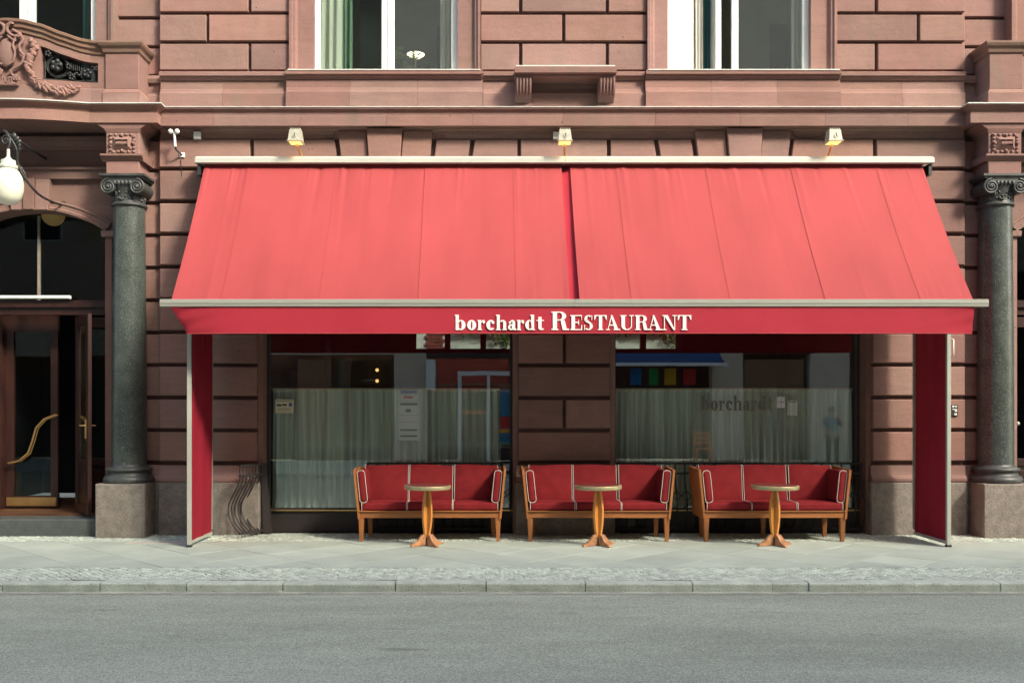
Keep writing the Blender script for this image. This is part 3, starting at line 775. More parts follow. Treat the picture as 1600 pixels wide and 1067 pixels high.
# venetian blind behind the right balcony
bl = empty('venetian_blind', (PORT[1] - .9, .2, 5.8), 'grey green venetian blind in the window behind the right balcony', 'blind')
sm = MB().box(0, .80, 0, .03, 0, .006).mesh('slat', M['room_grey'])
for i in range(60):
    o = bpy.data.objects.new('slat', sm); COL.objects.link(o); o.parent = bl; o.location = (0, 0, i * .042); o.rotation_euler = (R(35), 0, 0)

# ---- portals: arch wall, entablature, column, balcony
def vcap(cx, cy, zt):
    """ionic capital, top at zt"""
    b = MB()
    b.box(cx - .29, cx + .29, cy - .27, cy + .25, zt - .03, zt).box(cx - .27, cx + .27, cy - .25, cy + .23, zt - .055, zt - .0301)
    b.box(cx - .23, cx + .23, cy - .24, cy + .22, zt - .14, zt - .0551)
    for s_ in (-1, 1):
        # volute: spiral roll on both faces
        c0 = (cx + s_ * .185, zt - .165)
        b.add([], [])
        for yy in (cy - .245,):
            pts = []
            for i in range(46):
                a = math.pi / 2 + s_ * -1 * (-i) * .38 * -1
                a = math.pi / 2 + s_ * i * -.36
                r = .098 * (1 - i / 50)
                pts.append((c0[0] - 0 + r * math.cos(a), yy, c0[1] + r * math.sin(a)))
            b.tube(pts, .014, 6)
            b.ball((c0[0], yy, c0[1]), .022)
        n = 20
        vs = [(c0[0] + .092 * math.cos(2 * math.pi * i / n), cy - .235, c0[1] + .092 * math.sin(2 * math.pi * i / n)) for i in range(n)]
        vs += [(v[0], cy + .22, v[2]) for v in vs]
        b.add(vs, [tuple(range(n))] + [(i, i + n, (i + 1) % n + n, (i + 1) % n) for i in range(n)], False)
    for i in range(5):
        x = cx - .10 + i * .05
        b.ball((x, cy - .245, zt - .115), .022, 8, 6, (1, .8, 1.4))
    b.lathe([(.205, zt - .40), (.225, zt - .39), (.232, zt - .375), (.225, zt - .36), (.208, zt - .355), (.205, zt - .34), (.205, zt - .22), (.23, zt - .17), (.24, zt - .14)], (cx, cy), 32)
    rr = random.Random(4)
    for i in range(70):
        a = rr.uniform(math.pi, 2 * math.pi); zz = zt - .33 + rr.uniform(0, .11)
        b.ball((cx + .208 * math.cos(a), cy + .208 * math.sin(a), zz), rr.uniform(.012, .02), 6, 4)
    return b
def bow(x, cx):
    d = min(1, abs(x - cx) / 1.0)
    return .17 * math.cos(d * math.pi / 2) if abs(x - cx) < 1.0 else 0.0
def sweep_plan(path, prof, name, m, parent=B, cap=True):
    """path of (x, y) left to right, outward is -y side; prof of (d, z)"""
    b = MB(); n = len(path); k = len(prof); vs = []
    for i in range(n):
        p = Vector(path[i]); a = Vector(path[max(i - 1, 0)]); c = Vector(path[min(i + 1, n - 1)])
        d1 = (p - a).normalized() if i else (c - p).normalized(); d2 = (c - p).normalized() if i < n - 1 else d1
        n1 = Vector((d1.y, -d1.x)); n2 = Vector((d2.y, -d2.x)); mm = n1 + n2; mm = mm / max(.3, mm.length_squared / 2)
        for d, z in prof: vs.append((p.x + mm.x * d, p.y + mm.y * d, z))
    fs = []
    for i in range(n - 1):
        for j in range(k - 1): a = i * k + j; fs.append((a, a + k, a + k + 1, a + 1))
    b.add(vs, fs); return b.build(name, M[m], parent)

def portal(cx, side):
    hw = 1.0; yw = .25
    zs = 4.05; rise = .30; rad = (hw * hw + rise * rise) / (2 * rise); zcen = zs + rise - rad
    an = math.asin(hw / rad)
    ex0, ex1 = cx - 1.95, cx + 1.95
    # spandrel wall with the arch cut out
    b = MB(); N = 24; zt = 5.36
    top = []; bot = []
    for i in range(N + 1):
        a = -an + 2 * an * i / N; bot.append((cx + rad * math.sin(a), zcen + rad * math.cos(a)))
    xs_ = [ex0] + [p[0] for p in bot] + [ex1]
    for i in range(N):
        p, q = bot[i], bot[i + 1]
        b.add([(p[0], yw, p[1]), (q[0], yw, q[1]), (q[0], yw, zt), (p[0], yw, zt)], [(0, 1, 2, 3)])
        b.add([(p[0], yw, p[1]), (p[0], yw + .30, p[1]), (q[0], yw + .30, q[1]), (q[0], yw, q[1])], [(0, 1, 2, 3)])
    b.box(ex0, cx - hw, yw, yw + .3, 0, zt).box(cx + hw, ex1, yw, yw + .3, 0, zt)
    b.build('arch_wall', M['stone'], B)
    # arch moulding, keystone, string and frieze panels
    for i in range(1):
        pts = []
        pr = [(0.0, 0), (0.0, -.05), (.03, -.055), (.05, -.03), (.10, -.03), (.11, -.045), (.135, -.04), (.135, 0)]
        bb = MB(); vs = []
        for i in range(N + 1):
            a = -an + 2 * an * i / N
            for d, y in pr: vs.append((cx + (rad + d) * math.sin(a), yw + y, zcen + (rad + d) * math.cos(a)))
        k = len(pr); fs = [(i * k + j, i * k + (j + 1) % k, (i + 1) * k + (j + 1) % k, (i + 1) * k + j) for i in range(N) for j in range(k)]
        bb.add(vs, fs); bb.build('arch_moulding', M['stone'], B)
    for s_ in (-1, 0, 1):
        x0, x1 = {-1: (-.245, -.075), 0: (-.07, .07), 1: (.075, .245)}[s_]
        sg = 1.10
        MB().prism([(cx + x0, 4.325), (cx + x1, 4.325), (cx + x1 * sg, 4.74), (cx + x0 * sg, 4.74)], yw - .10 - (.03 if s_ == 0 else 0), yw, .006).build('keystone', M['stone'], B)
    for s_ in (-1, 1):
        MB().box(min(cx + s_ * hw, cx + s_ * (hw + .09)), max(cx + s_ * hw, cx + s_ * (hw + .09)), yw - .05, yw + .1, .25, zs - .08).build('jamb', M['stone_low'], B)
        MB().prism([(cx + s_ * (hw + .05) - .09, zs - .08), (cx + s_ * (hw + .05) + .09, zs - .08), (cx + s_ * (hw + .05) + .10, zs + .0), (cx + s_ * (hw + .05) - .10, zs + .0)], yw - .09, yw, .01).build('impost', M['stone'], B)
    MB().ext_x([(yw, 4.75), (yw - .07, 4.75), (yw - .07, 4.86), (yw - .10, 4.87), (yw - .10, 4.90), (yw, 4.91)], cx - 1.2, cx + 1.2).build('string_course', M['stone'], B)
    MB().ext_x([(yw, 5.14), (yw - .03, 5.14), (yw - .05, 5.18), (yw - .10, 5.24), (yw - .12, 5.30), (yw, 5.31)], cx - 1.2, cx + 1.2).build('frieze_moulding', M['stone'], B)
    # cornice following the bowed plan
    colx = [cx - 1.41, cx + 1.41]; hwid = .47
    path = [(colx[0] - hwid, .2), (colx[0] - hwid, -.30), (cx - 1.0, -.30)]
    path += [(cx - 1.0 + 2.0 * i / 24, -.30 - bow(cx - 1.0 + 2.0 * i / 24, cx)) for i in range(1, 24)]
    path += [(cx + 1.0, -.30), (colx[1] + hwid, -.30), (colx[1] + hwid, .2)]
    prof = [(-.25, 5.37), (.0, 5.357), (.0, 5.478), (-.012, 5.484), (-.014, 5.50), (.0, 5.53), (.03, 5.553), (.058, 5.566), (.06, zc - .004), (-.35, zc + .004)]
    sweep_plan(path, prof, 'cornice_stone', 'stone')
    sweep_plan(path, [(.05, zc - .003), (.072, zc - .003), (.072, zc + .010), (-.35, zc + .018)], 'lead_flashing', 'lead')
    # soffit slab
    sb = MB(); n = len(path)
    vs = [(p[0], p[1] + .02, 5.362) for p in path[1:-1]] + [(p[0], .3, 5.362) for p in path[1:-1]]
    m_ = len(path) - 2
    sb.add(vs, [(i, i + m_, i + 1 + m_, i + 1) for i in range(m_ - 1)]); sb.build('soffit', M['stone'], B)
    for ci, kx in enumerate(colx):
        cy = -.02
        # plinth block
        MB().prism([(kx - .32, -.05), (kx + .32, -.05), (kx + .32, zb), (kx - .32, zb)], -.345, .2, .012).build('pedestal', M['granite'], B)
        # column
        prof_s = [(.222, .93)] + [(.222 - .022 * (i / 12) ** 1.6, .93 + (4.305 - .93) * i / 12) for i in range(1, 13)]
        sh = MB().lathe(prof_s, (kx, cy), 48).build('column', M['dark_granite'], B)
        bs = [(.312, .692), (.325, .715), (.325, .745), (.31, .775), (.29, .785), (.275, .80), (.268, .83), (.275, .845), (.29, .85), (.295, .87), (.285, .888), (.25, .895), (.235, .91), (.225, .93)]
        MB().lathe(bs, (kx, cy), 48).build('column_base', M['bronze_stone'], sh)
        vcap(kx, cy, 4.706).build('capital', M['bronze_stone'], sh)
        # entablature block above the capital
        e = MB(); e.cbox(kx - .215, kx + .215, -.25, .24, 4.708, 4.87, .006)
        e.build('impost_block', M['stone'], B)
        MB().ext_x([(.24, 4.872), (-.25, 4.872), (-.27, 4.90), (-.31, 4.93), (-.31, 4.955), (.24, 4.955)], kx - .27, kx + .27).build('impost_moulding', M['stone'], B)
        MB().cbox(kx - .215, kx + .215, -.25, .24, 4.957, 5.24, .006).build('impost_block', M['stone'], B)
        # flare to the cornice
        v0 = [(kx - .215, -.25), (kx + .215, -.25), (kx + .215, .24), (kx - .215, .24)]; v1 = [(kx - .34, -.28), (kx + .34, -.28), (kx + .34, .24), (kx - .34, .24)]
        vm = [(kx - .235, -.27), (kx + .235, -.27), (kx + .235, .24), (kx - .235, .24)]
        f = MB(); vs = [(x, y, 5.242) for x, y in v0] + [(x, y, 5.29) for x, y in vm] + [(x, y, 5.352) for x, y in v1]
        f.add(vs, [(j * 4 + i, j * 4 + (i + 1) % 4, (j + 1) * 4 + (i + 1) % 4, (j + 1) * 4 + i) for j in range(2) for i in range(4)] + [(8, 9, 10, 11)])
        f.build('flared_bed', M['stone'], B)
        # carved panel
        r = MB(); zc_ = 5.10
        r.box(kx - .17, kx + .17, -.262, -.2505, zc_ - .13, zc_ + .13)
        r.add([(kx - .13, -.262, zc_ - .09), (kx + .13, -.262, zc_ - .09), (kx + .13, -.262, zc_ + .09), (kx - .13, -.262, zc_ + .09), (kx - .08, -.30, zc_ - .04), (kx + .08, -.30, zc_ - .04), (kx + .08, -.30, zc_ + .04), (kx - .08, -.30, zc_ + .04)], [(0, 1, 5, 4), (1, 2, 6, 5), (2, 3, 7, 6), (3, 0, 4, 7)])
        r.box(kx - .07, kx + .07, -.305, -.29, zc_ - .016, zc_ + .016)
        for q in range(18):
            t = q / 18 * 4; sd_ = int(t); u_ = (t - sd_) * 2 - 1
            px_, pz_ = ((u_ * .15, .11), (.15, -u_ * .11), (-u_ * .15, -.11), (-.15, u_ * .11))[sd_]
            r.ball((kx + px_, -.265, zc_ + pz_), .024, 8, 5, (1.1, .8, .8), Matrix.Rotation(q * 1.1, 3, 'Y'))
        for dx, dz in ((0, .10), (0, -.10), (.145, 0), (-.145, 0)): r.ball((kx + dx, -.275, zc_ + dz), .024, 10, 6)
        r.build('carved_panel', M['stone'], B)
        # balcony pier
        kk = kx + (.085 if kx > cx else -.085) * (1 if True else 0)
        kk = kx + .0
        p = MB(); p.cbox(kk - .215, kk + .215, -.28, .10, 5.80, 6.25, .006); bal = p.build('balcony_pier', M['stone'], B)
        MB().cbox(kk - .245, kk + .245, -.30, .10, 5.604, 5.74, .005).build('base', M['stone'], bal)
        q = MB(); lo = (.245, .03); hi = (.215, 0)
        vs = [(kk - .245, -.30, 5.741), (kk + .245, -.30, 5.741), (kk + .245, .1, 5.741), (kk - .245, .1, 5.741), (kk - .215, -.28, 5.80), (kk + .215, -.28, 5.80), (kk + .215, .1, 5.80), (kk - .215, .1, 5.80)]
        q.add(vs, [(0, 1, 5, 4), (1, 2, 6, 5), (3, 0, 4, 7)]); q.build('slope', M['stone'], bal)
        sweep_plan([(kk - .215, .1), (kk - .215, -.28), (kk + .215, -.28), (kk + .215, .1)], [(0, 6.251), (.02, 6.27), (.03, 6.31), (.06, 6.34), (.075, 6.37), (.075, 6.395), (.05, 6.407), (-.215, 6.415)], 'cap', 'stone_w', bal)
    # balcony parapet with a serpentine top and grille openings
    zp = [(0.0, 6.63), (.20, 6.62), (.43, 6.57), (.67, 6.485), (.91, 6.42), (1.1, 6.40), (1.25, 6.40)]
    def ztop(x):
        d = abs(x - cx)
        for (a, za), (b2, zb2) in zip(zp[:-1], zp[1:]):
            if d <= b2:
                t = (d - a) / (b2 - a); t = t * t * (3 - 2 * t) * .3 + t * .7
                return za + (zb2 - za) * t
        return zp[-1][1]
    b = MB(); x0, x1 = cx - 1.19, cx + 1.19; N = 96
    yf = lambda x: -.25 - bow(x, cx) * .9
    def col(xa, xb, za0, za1, zb0, zb1):
        ya, yb = yf(xa), yf(xb)
        vs = [(xa, ya, za0), (xb, yb, zb0), (xb, yb, zb1), (xa, ya, za1), (xa, ya + .16, za0), (xb, yb + .16, zb0), (xb, yb + .16, zb1), (xa, ya + .16, za1)]
        b.add(vs, [(0, 1, 2, 3), (7, 6, 5, 4), (0, 4, 5, 1), (3, 2, 6, 7), (1, 5, 6, 2), (0, 3, 7, 4)])
    g0, g1 = .40, 1.10
    zgb = 5.89
    for i in range(N):
        xa, xb = x0 + (x1 - x0) * i / N, x0 + (x1 - x0) * (i + 1) / N
        d = abs((xa + xb) / 2 - cx)
        ta, tb = ztop(xa) - .16, ztop(xb) - .16
        if g0 < d < g1:
            col(xa, xb, 5.604, zgb, 5.604, zgb); col(xa, xb, ta - .10, ta, tb - .10, tb)
        else: col(xa, xb, 5.604, ta, 5.604, tb)
    par = b.build('parapet', M['stone'], B)
    # plinth of the parapet
    bb = MB()
    for i in range(40):
        xa, xb = x0 + (x1 - x0) * i / 40, x0 + (x1 - x0) * (i + 1) / 40
        ya, yb = yf(xa) - .03, yf(xb) - .03
        bb.add([(xa, ya, 5.604), (xb, yb, 5.604), (xb, yb, 5.79), (xa, ya, 5.79), (xa, ya + .031, 5.81), (xb, yb + .031, 5.81)], [(0, 1, 2, 3), (3, 2, 5, 4)])
    bb.build('plinth', M['stone'], par)
    # coping
    cb = MB(); pr = [(0, -.16), (.02, -.15), (.025, -.11), (.05, -.09), (.055, -.05), (.08, -.03), (.085, 0), (.06, .012), (-.20, .02)]
    vs = []; nn = 72
    for i in range(nn + 1):
        x = x0 + (x1 - x0) * i / nn
        for d, dz in pr: vs.append((x, yf(x) - d, ztop(x) + dz))
    k = len(pr); cb.add(vs, [(i * k + j, (i + 1) * k + j, (i + 1) * k + j + 1, i * k + j + 1) for i in range(nn) for j in range(k - 1)])
    cb.build('coping', M['stone_w'], par)
    # grilles
    for s_ in (-1, 1):
        g = MB(); yy = yf(cx + s_ * .6) + .08
        def P(u, v):
            u = .40 + (u - .16) * (.70 / .77); return (cx + s_ * u, yf(cx + s_ * u) + .07, zgb + v * .95)
        g.tube([P(.16, .03), P(.93, .03)], .009, 5)
        g.tube([P(.19, 0), P(.19, .50)], .009, 5); g.tube([P(.90, 0), P(.90, .33)], .009, 5)
        for (u, v, r_) in ((.36, .21, .15), (.36, .21, .13), (.76, .13, .105), (.76, .13, .088)):
            g.tube([P(u + r_ * math.cos(t * math.pi / 12), v + r_ * math.sin(t * math.pi / 12)) for t in range(24)], .010, 5, closed=True)
        for (u, v, r_) in ((.36, .21, .075), (.76, .13, .055), (.56, .06, .04), (.52, .2, .035), (.25, .36, .04), (.88, .2, .03)):
            q = P(u, v); g.ball((q[0], q[1] - .02, q[2]), r_, 10, 7, (1, .7, 1))
            for i in range(5):
                a = i * 1.257; g.ball((q[0] + r_ * .7 * math.cos(a), q[1] - .05, q[2] + r_ * .7 * math.sin(a)), r_ * .45, 7, 5)
        for i in range(6): g.tube([P(.53 + i * .027, .17), P(.53 + i * .027, .29)], .007, 4)
        for t in range(9): g.ball(P(.48 + t * .03, .12 + .015 * math.sin(t * 2)), .022, 7, 5, (1.2, .8, .8))
        g.tube([P(.16, .46), P(.5, .38), P(.7, .32), P(.93, .30)], .008, 5)
        g.build('grille', M['iron'], par)
    # cartouche and garlands
    c = MB(); rr = random.Random(11)
    yc = yf(cx)
    def Q(u, v, d=0): u *= 1.35; return (cx + u, yf(cx + u) - .03 - d, 5.6 + (v - 5.6) * .94)
    for s_ in (-1, 1):
        ox = .0
        spiral = [Q(s_ * (.02 + .12 * t / 20 * 1 + .045 * math.cos(t * .5)), 6.62 - t * .012 + .045 * math.sin(t * .5), .03) for t in range(20)]
        c.tube(spiral, .02, 7, rad=[.026 - t * .0006 for t in range(20)])
        c.tube([Q(s_ * u, v, .02) for u, v in ((.06, 6.55), (.13, 6.50), (.16, 6.42), (.12, 6.34), (.13, 6.26), (.17, 6.20), (.15, 6.10), (.09, 6.04), (.04, 6.00), (.06, 5.93), (.11, 5.91))], .02, 7)
        c.tube([Q(s_ * u, v, .04) for u, v in ((.03, 6.45), (.08, 6.40), (.07, 6.32), (.09, 6.24), (.08, 6.12), (.03, 6.07))], .014, 6)
        for i in range(3): c.tube([Q(s_ * (.04 + .05 * i / 2 + .04 * math.cos(a * .6)), 5.86 + .04 * math.sin(a * .6), .03) for a in range(9)], .013, 6)
    c.ball(Q(0, 6.24, 0), .12, 14, 10, (1, .35, 1.6)); c.box(cx - .16, cx + .16, yc - .09, yc - .02, 5.78, 5.80)
    c.build('cartouche', M['stone'], par)
    for s_ in (-1, 1):
        g = MB()
        for i in range(26):
            t = i / 25; u = s_ * (.235 + .03 * math.sin(t * 7)); v = 6.42 - t * .50; r_ = .028 + .016 * math.sin(t * 3.1) + rr.uniform(-.004, .006)
            a = rr.uniform(-1, 1); q = Q(u + rr.uniform(-.02, .02), v, .03)
            g.ball(q, r_, 8, 6, (1.1, .8, .75), Matrix.Rotation(a, 3, 'Y'))
        for i in range(60):
            t = i / 59; u = s_ * (.24 + .40 * t); v = 5.90 - .13 * math.sin(t * 2.4) - .02; r_ = .045 * (1 - .45 * abs(t - .45))
            q = Q(u + rr.uniform(-.015, .015), v + rr.uniform(-.04, .04), .03 + rr.uniform(0, .02))
            g.ball(q, r_, 7, 5, (1.5, .5, .5), Matrix.Rotation(rr.uniform(-.9, .9) + s_ * .4, 3, 'Y'))
        g.build('garland', M['stone'], par)
for side, cx in enumerate(PORT): portal(cx, side)
# bays beyond the portals, out of the frame
for x0, x1 in ((-15.0, PORT[0] - 1.95), (PORT[1] + 1.95, PORT[1] + 9)):
    wallbox(x0, x1, .05, .4, -.05, TOP, 'stone')

# ---- doorways
def doorway(cx, openleaf):
    hw = 1.0; y = .50; zf = .25
    st = MB().cbox(cx - 1.09, cx + 1.09, -.18, .9, -.05, .22, .012).build('step', M['step'], B)
    MB().box(cx - 1.0, cx + 1.0, .24, 2.6, .221, zf).build('threshold', M['threshold'], B)
    # fanlight
    N = 24; rise = .30; rad = (hw * hw + rise * rise) / (2 * rise); zcen = 4.05 + rise - rad; an = math.asin(hw / rad)
    zt0 = 3.15
    f = MB()
    for a, b_ in ((cx - hw, cx - hw + .06), (cx + hw - .06, cx + hw)): f.box(a, b_, y, y + .07, zt0, 4.04)
    f.box(cx - hw, cx + hw, y - .05, y + .08, zt0 - .20, zt0)
    f.box(cx - hw, cx + hw, y - .09, y - .0501, zt0 - .10, zt0 - .04)
    fo = f.build('transom', M['door'], B)
    MB().box(cx - .06, cx - .03, y + .01, y + .05, zt0, 4.32).build('glazing_bar', M['granite'], fo)
    g = MB(); pts = [(cx - hw + .01, y + .03, zt0 + .001)] + [(cx + hw - .01, y + .03, zt0 + .001)] + [(cx + rad * .99 * math.sin(an - 2 * an * i / N), y + .03, zcen + rad * .995 * math.cos(an - 2 * an * i / N)) for i in range(N + 1)]
    g.add(pts, [tuple(range(len(pts)))]); g.build('pane', M['glass_dk'], fo)
    # dark vestibule
    r = MB(); x0, x1 = cx - 1.35, cx + 1.35
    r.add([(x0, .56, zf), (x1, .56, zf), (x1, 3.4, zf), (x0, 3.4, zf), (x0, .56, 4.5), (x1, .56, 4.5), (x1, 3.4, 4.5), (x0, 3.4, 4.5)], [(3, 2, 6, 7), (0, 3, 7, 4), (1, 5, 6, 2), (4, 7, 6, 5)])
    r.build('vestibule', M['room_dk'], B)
    def leaf(name, w, h, parent, at, ang):
        """panelled half-glazed leaf, hinge at its local origin, opening along local x"""
        b = MB(); t = .05
        b.cbox(0, .10, 0, t, 0, h, .005).cbox(w - .10, w, 0, t, 0, h, .005)
        b.cbox(.10, w - .10, 0, t, 0, .12, .004).cbox(.10, w - .10, 0, t, .62, .72, .004).cbox(.10, w - .10, 0, t, h - .14, h, .004)
        b.box(.10, w - .10, .018, .032, .12, .62)
        b.cbox(.17, w - .17, .006, .018, .18, .56, .008)
        b.cbox(.15, w - .15, .032, .044, .18, .56, .008)
        mt = Matrix.Translation(at) @ Matrix.Rotation(ang, 4, 'Z')
        b.moved(lambda v: mt @ v); lo = b.build(name, M['door'], parent)
        MB().box(.10, w - .10, .022, .028, .72, h - .14).moved(lambda v: mt @ v).build('pane', M['glass_dk'], lo)
        return lo, mt
    H = 2.66
    # fixed side light on the right and frame
    if openleaf:
        lx = X(120, 640, .48)
        lo, mt = leaf('door', .62, H, B, (lx, .46, zf + .01), R(-52))
        hb = MB(); z0 = 1.18
        hb.tube([(.57, -.012, z0 - .17), (.57, -.012, z0 + .08)], .014, 8)
        hb.tube([(.57, .0, z0), (.57, -.06, z0), (.50, -.07, z0)], .010, 8).tube([(.57, .05, z0), (.57, .11, z0), (.50, .12, z0)], .010, 8)
        hb.moved(lambda v: mt @ v).build('door_handle', M['brass'], lo)
        s2, m2 = leaf('side_light', cx + hw - lx - .06, H, B, (lx + .06, .50, zf + .01), 0)
        # inner glazed door with brass pull and kick plate
        ix0, ix1 = X(12, 700, .9), X(94, 700, .9)
        d = MB(); d.box(ix0, ix0 + .12, .88, .94, zf + .02, 3.0).box(ix1 - .10, ix1, .88, .94, zf + .02, 3.0)
        d.box(ix0 + .12, ix1 - .10, .88, .94, zf + .02, zf + .18).box(ix0 + .12, ix1 - .10, .88, .94, 2.75, 3.0)
        do = d.build('door', M['door'], B)
        MB().box(ix0 + .12, ix1 - .10, .905, .912, zf + .18, 2.75).build('pane', M['glass_dk'], do)
        k0 = MB(); k0.box(ix0 + .02, ix1 - .02, .868, .879, zf + .04, zf + .16); k0.build('kick_plate', M['brass'], do)
        pts = [(X(13, 723, .75), .80, Z(724, .75)), (X(30, 718, .75), .80, Z(720, .75)), (X(44, 705, .75), .80, Z(708, .75)), (X(50, 690, .75), .80, Z(690, .75)), (X(56, 670, .75), .80, Z(668, .75)), (X(68, 655, .75), .80, Z(655, .75)), (X(86, 648, .75), .80, Z(648, .75))]
        MB().tube(pts, .016, 8).tube([(p[0] + .025, p[1] + .02, p[2] - .005) for p in pts], .008, 6).tube([pts[-1], (pts[-1][0], .88, pts[-1][2])], .012, 6).tube([pts[0], (pts[0][0], .88, pts[0][2])], .012, 6).build('door_handle', M['brass'], do)
        MB().box(cx - hw, ix0 - .003, .80, .9, zf, 3.0).build('door_frame', M['door'], B)
    else:
        for s_ in (0, 1):
            ld, mt = leaf('door', .98, H, B, (cx - hw + .01 + s_ * .985, .46, zf + .01), 0)
            xx = .40 if s_ == 0 else .6
            hb = MB(); hb.tube([(.10 if s_ == 0 else .9, -.02, 1.15), (.10 if s_ == 0 else .9, -.02, 1.4)], .012, 8).ball((.12 if s_ == 0 else .88, -.04, 1.2), .03)
            hb.moved(lambda v: mt @ v).build('door_handle', M['alu'], ld)
doorway(PORT[0], True); doorway(PORT[1], False)
tl = empty('tube_light', (X(55, 461, .4), .38, 3.16), 'long white light fitting lying on the transom above the open door', 'light fitting')
MB().cbox(-.48, .48, -.03, .03, 0, .045, .01).build('casing', M['panel_w'], tl)

# ------------------------------------------------------------------ awning
A = empty('awning', (XC, 0, 0), 'long red canvas awning lettered borchardt RESTAURANT with side curtains', 'awning')
YR, ZRt = -.20, Z(257, -.20); YBAR, ZB = -1.55, 2.885
ax0, ax1 = X(316, 258, YR), X(1433, 258, YR)
def loc(b, name, m, parent=A):
    b.moved(lambda v: v - Vector((XC, 0, 0))); return b.build(name, M[m], parent)
def canvas_pt(x, t, pe0, pe1, seed):
    """t 0 at the roller, 1 at the bar"""
    y = YR + (YBAR + .03 - YR) * t; z = ZRt + (ZB + .02 - ZRt) * t
    u = (x - pe0) / (pe1 - pe0)
    sag = .055 * math.sin(math.pi * t)
    nrm = Vector((0, -.82, .57))
    du = min(u, 1 - u) * (pe1 - pe0)
    wr = 0
    rnd = random.Random(seed)
    for i in range(7):
        cxx = rnd.uniform(0, 1); ww = rnd.uniform(.012, .035); ln = rnd.uniform(.10, .32); am = rnd.uniform(-.010, .011)
        sl = rnd.uniform(-.10, .10)
        wr += am * math.exp(-((u - cxx - sl * t) / ww) ** 2) * math.exp(-t / ln)
    for i in range(5):
        cxx = rnd.uniform(0, 1); ww = rnd.uniform(.015, .04); am = rnd.uniform(-.004, .004)
        wr += am * math.exp(-((u - cxx) / ww) ** 2) * math.exp(-(1 - t) / .2)
    wr += .003 * math.exp(-(min(u, 1 - u) * (pe1 - pe0) / .05)) + .009 * math.exp(-((u - .07 - .03 * t) / .03) ** 2) * math.exp(-t / .3) * (1 if seed % 2 else .3)
    p = Vector((x, y, z - sag)) + nrm * wr
    return p
seamL = [ax0] + [X(p, 258, YR) for p in (385, 522, 660, 797, 870)]
seamR = [X(886, 258, YR)] + [X(p, 258, YR) for p in (958, 1096, 1229, 1362)] + [ax1]
for ci, seams in enumerate((seamL, seamR)):
    for i, (a, b_) in enumerate(zip(seams[:-1], seams[1:])):
        nx, ny = max(16, int((b_ - a) / .018)), 44; c = MB(); vs = []
        lift = .0025 * (i % 2)
        for j in range(ny + 1):
            for q in range(nx + 1):
                x = a + (b_ - a + .02) * q / nx; p = canvas_pt(x, j / ny, a, b_ + .02, 31 * ci + i + 5)
                vs.append(p + Vector((0, -.82, .57)) * (lift))
        c.add(vs, [(j * (nx + 1) + q, (j + 1) * (nx + 1) + q, (j + 1) * (nx + 1) + q + 1, j * (nx + 1) + q + 1) for j in range(ny) for q in range(nx)], True)
        po = loc(c, 'canvas_panel', 'canvas')
        if i > 0:
            s_ = MB(); vs = []
            for j in range(ny + 1):
                for dx in (-.006, .012):
                    vs.append(canvas_pt(a + .006 + dx, j / ny, a, b_ + .02, 31 * ci + i + 5) + Vector((0, -.82, .57)) * (.0052))
            s_.add(vs, [(2 * j, 2 * j + 2, 2 * j + 3, 2 * j + 1) for j in range(ny)], True); loc(s_, 'seam', 'canvas', po)
# darker inner strip in the gap between the two canvases
g0_, g1_ = seamL[-1] - .05, seamR[0] + .08
c = MB(); vs = []; ny = 20
for j in range(ny + 1):
    t = j / ny
    for q in range(7):
        x = g0_ + (g1_ - g0_) * q / 6 + .0 * t
        y = YR + (YBAR + .06 - YR) * t; z = ZRt + .005 + (ZB - .0 - ZRt) * t - .055 * math.sin(math.pi * t)
        vs.append((x, y + .03 + .02 * math.sin(q * .9), z - .02))
c.add(vs, [(j * 7 + q, (j + 1) * 7 + q, (j + 1) * 7 + q + 1, j * 7 + q + 1) for j in range(ny) for q in range(6)], True)
loc(c, 'canvas_strip', 'canvas_dk')
# cassette
k0, k1 = X(303, 250, -.22), X(1451, 250, -.22)
zc0, zc1 = Z(256, -.28), Z(244, -.28)
pr = [(-.012, zc1), (-.25, zc1 + .004), (-.30, zc1 - .03), (-.305, zc0 + .01), (-.295, zc0), (-.25, zc0), (-.25, zc0 + .02), (-.012, zc1 - .03)]
for a, b_ in ((k0, X(878, 250, -.2) - .002), (X(878, 250, -.2) + .002, k1)): loc(MB().ext_x(pr, a, b_), 'cassette', 'alu_lt')
for x in (k0 + .02, k1 - .06):
    loc(MB().box(x, x + .04, -.27, -.015, zc0 - .14, zc0 - .001), 'bracket', 'steel_dk')
loc(MB().tube([(k0 + .09, -.16, zc0 - .05), (k1 - .09, -.16, zc0 - .05)], .035, 16), 'roller', 'steel_dk')
for px in (388, 522, 660, 878, 1100, 1290):
    x = X(px, 250, -.2); loc(MB().box(x - .03, x + .03, -.14, -.011, zc1 - .02, zc1 + .03), 'bracket', 'alu_lt')
# front bar
bx0, bx1 = X(250, 475, YBAR), X(1542, 475, YBAR); xm = X(897, 475, YBAR)
bp = [(YBAR + .05, ZB - .045), (YBAR - .02, ZB - .045), (YBAR - .03, ZB - .038), (YBAR - .03, ZB - .012), (YBAR - .035, ZB - .006), (YBAR - .035, ZB + .016), (YBAR - .028, ZB + .022), (YBAR - .03, ZB + .035), (YBAR - .015, ZB + .044), (YBAR + .05, ZB + .04)]
for a, b_ in ((bx0, xm - .0015), (xm + .0015, bx1)): loc(MB().ext_x(bp, a, b_), 'front_bar', 'alu')
# folding arms under the canvas
for x in (ax0 + .25, ax1 - .25):
    loc(MB().tube([(x, -.20, ZRt - .25), (x + .0, -.9, 3.3), (x, YBAR + .04, ZB - .0)], .025, 8), 'arm', 'alu')
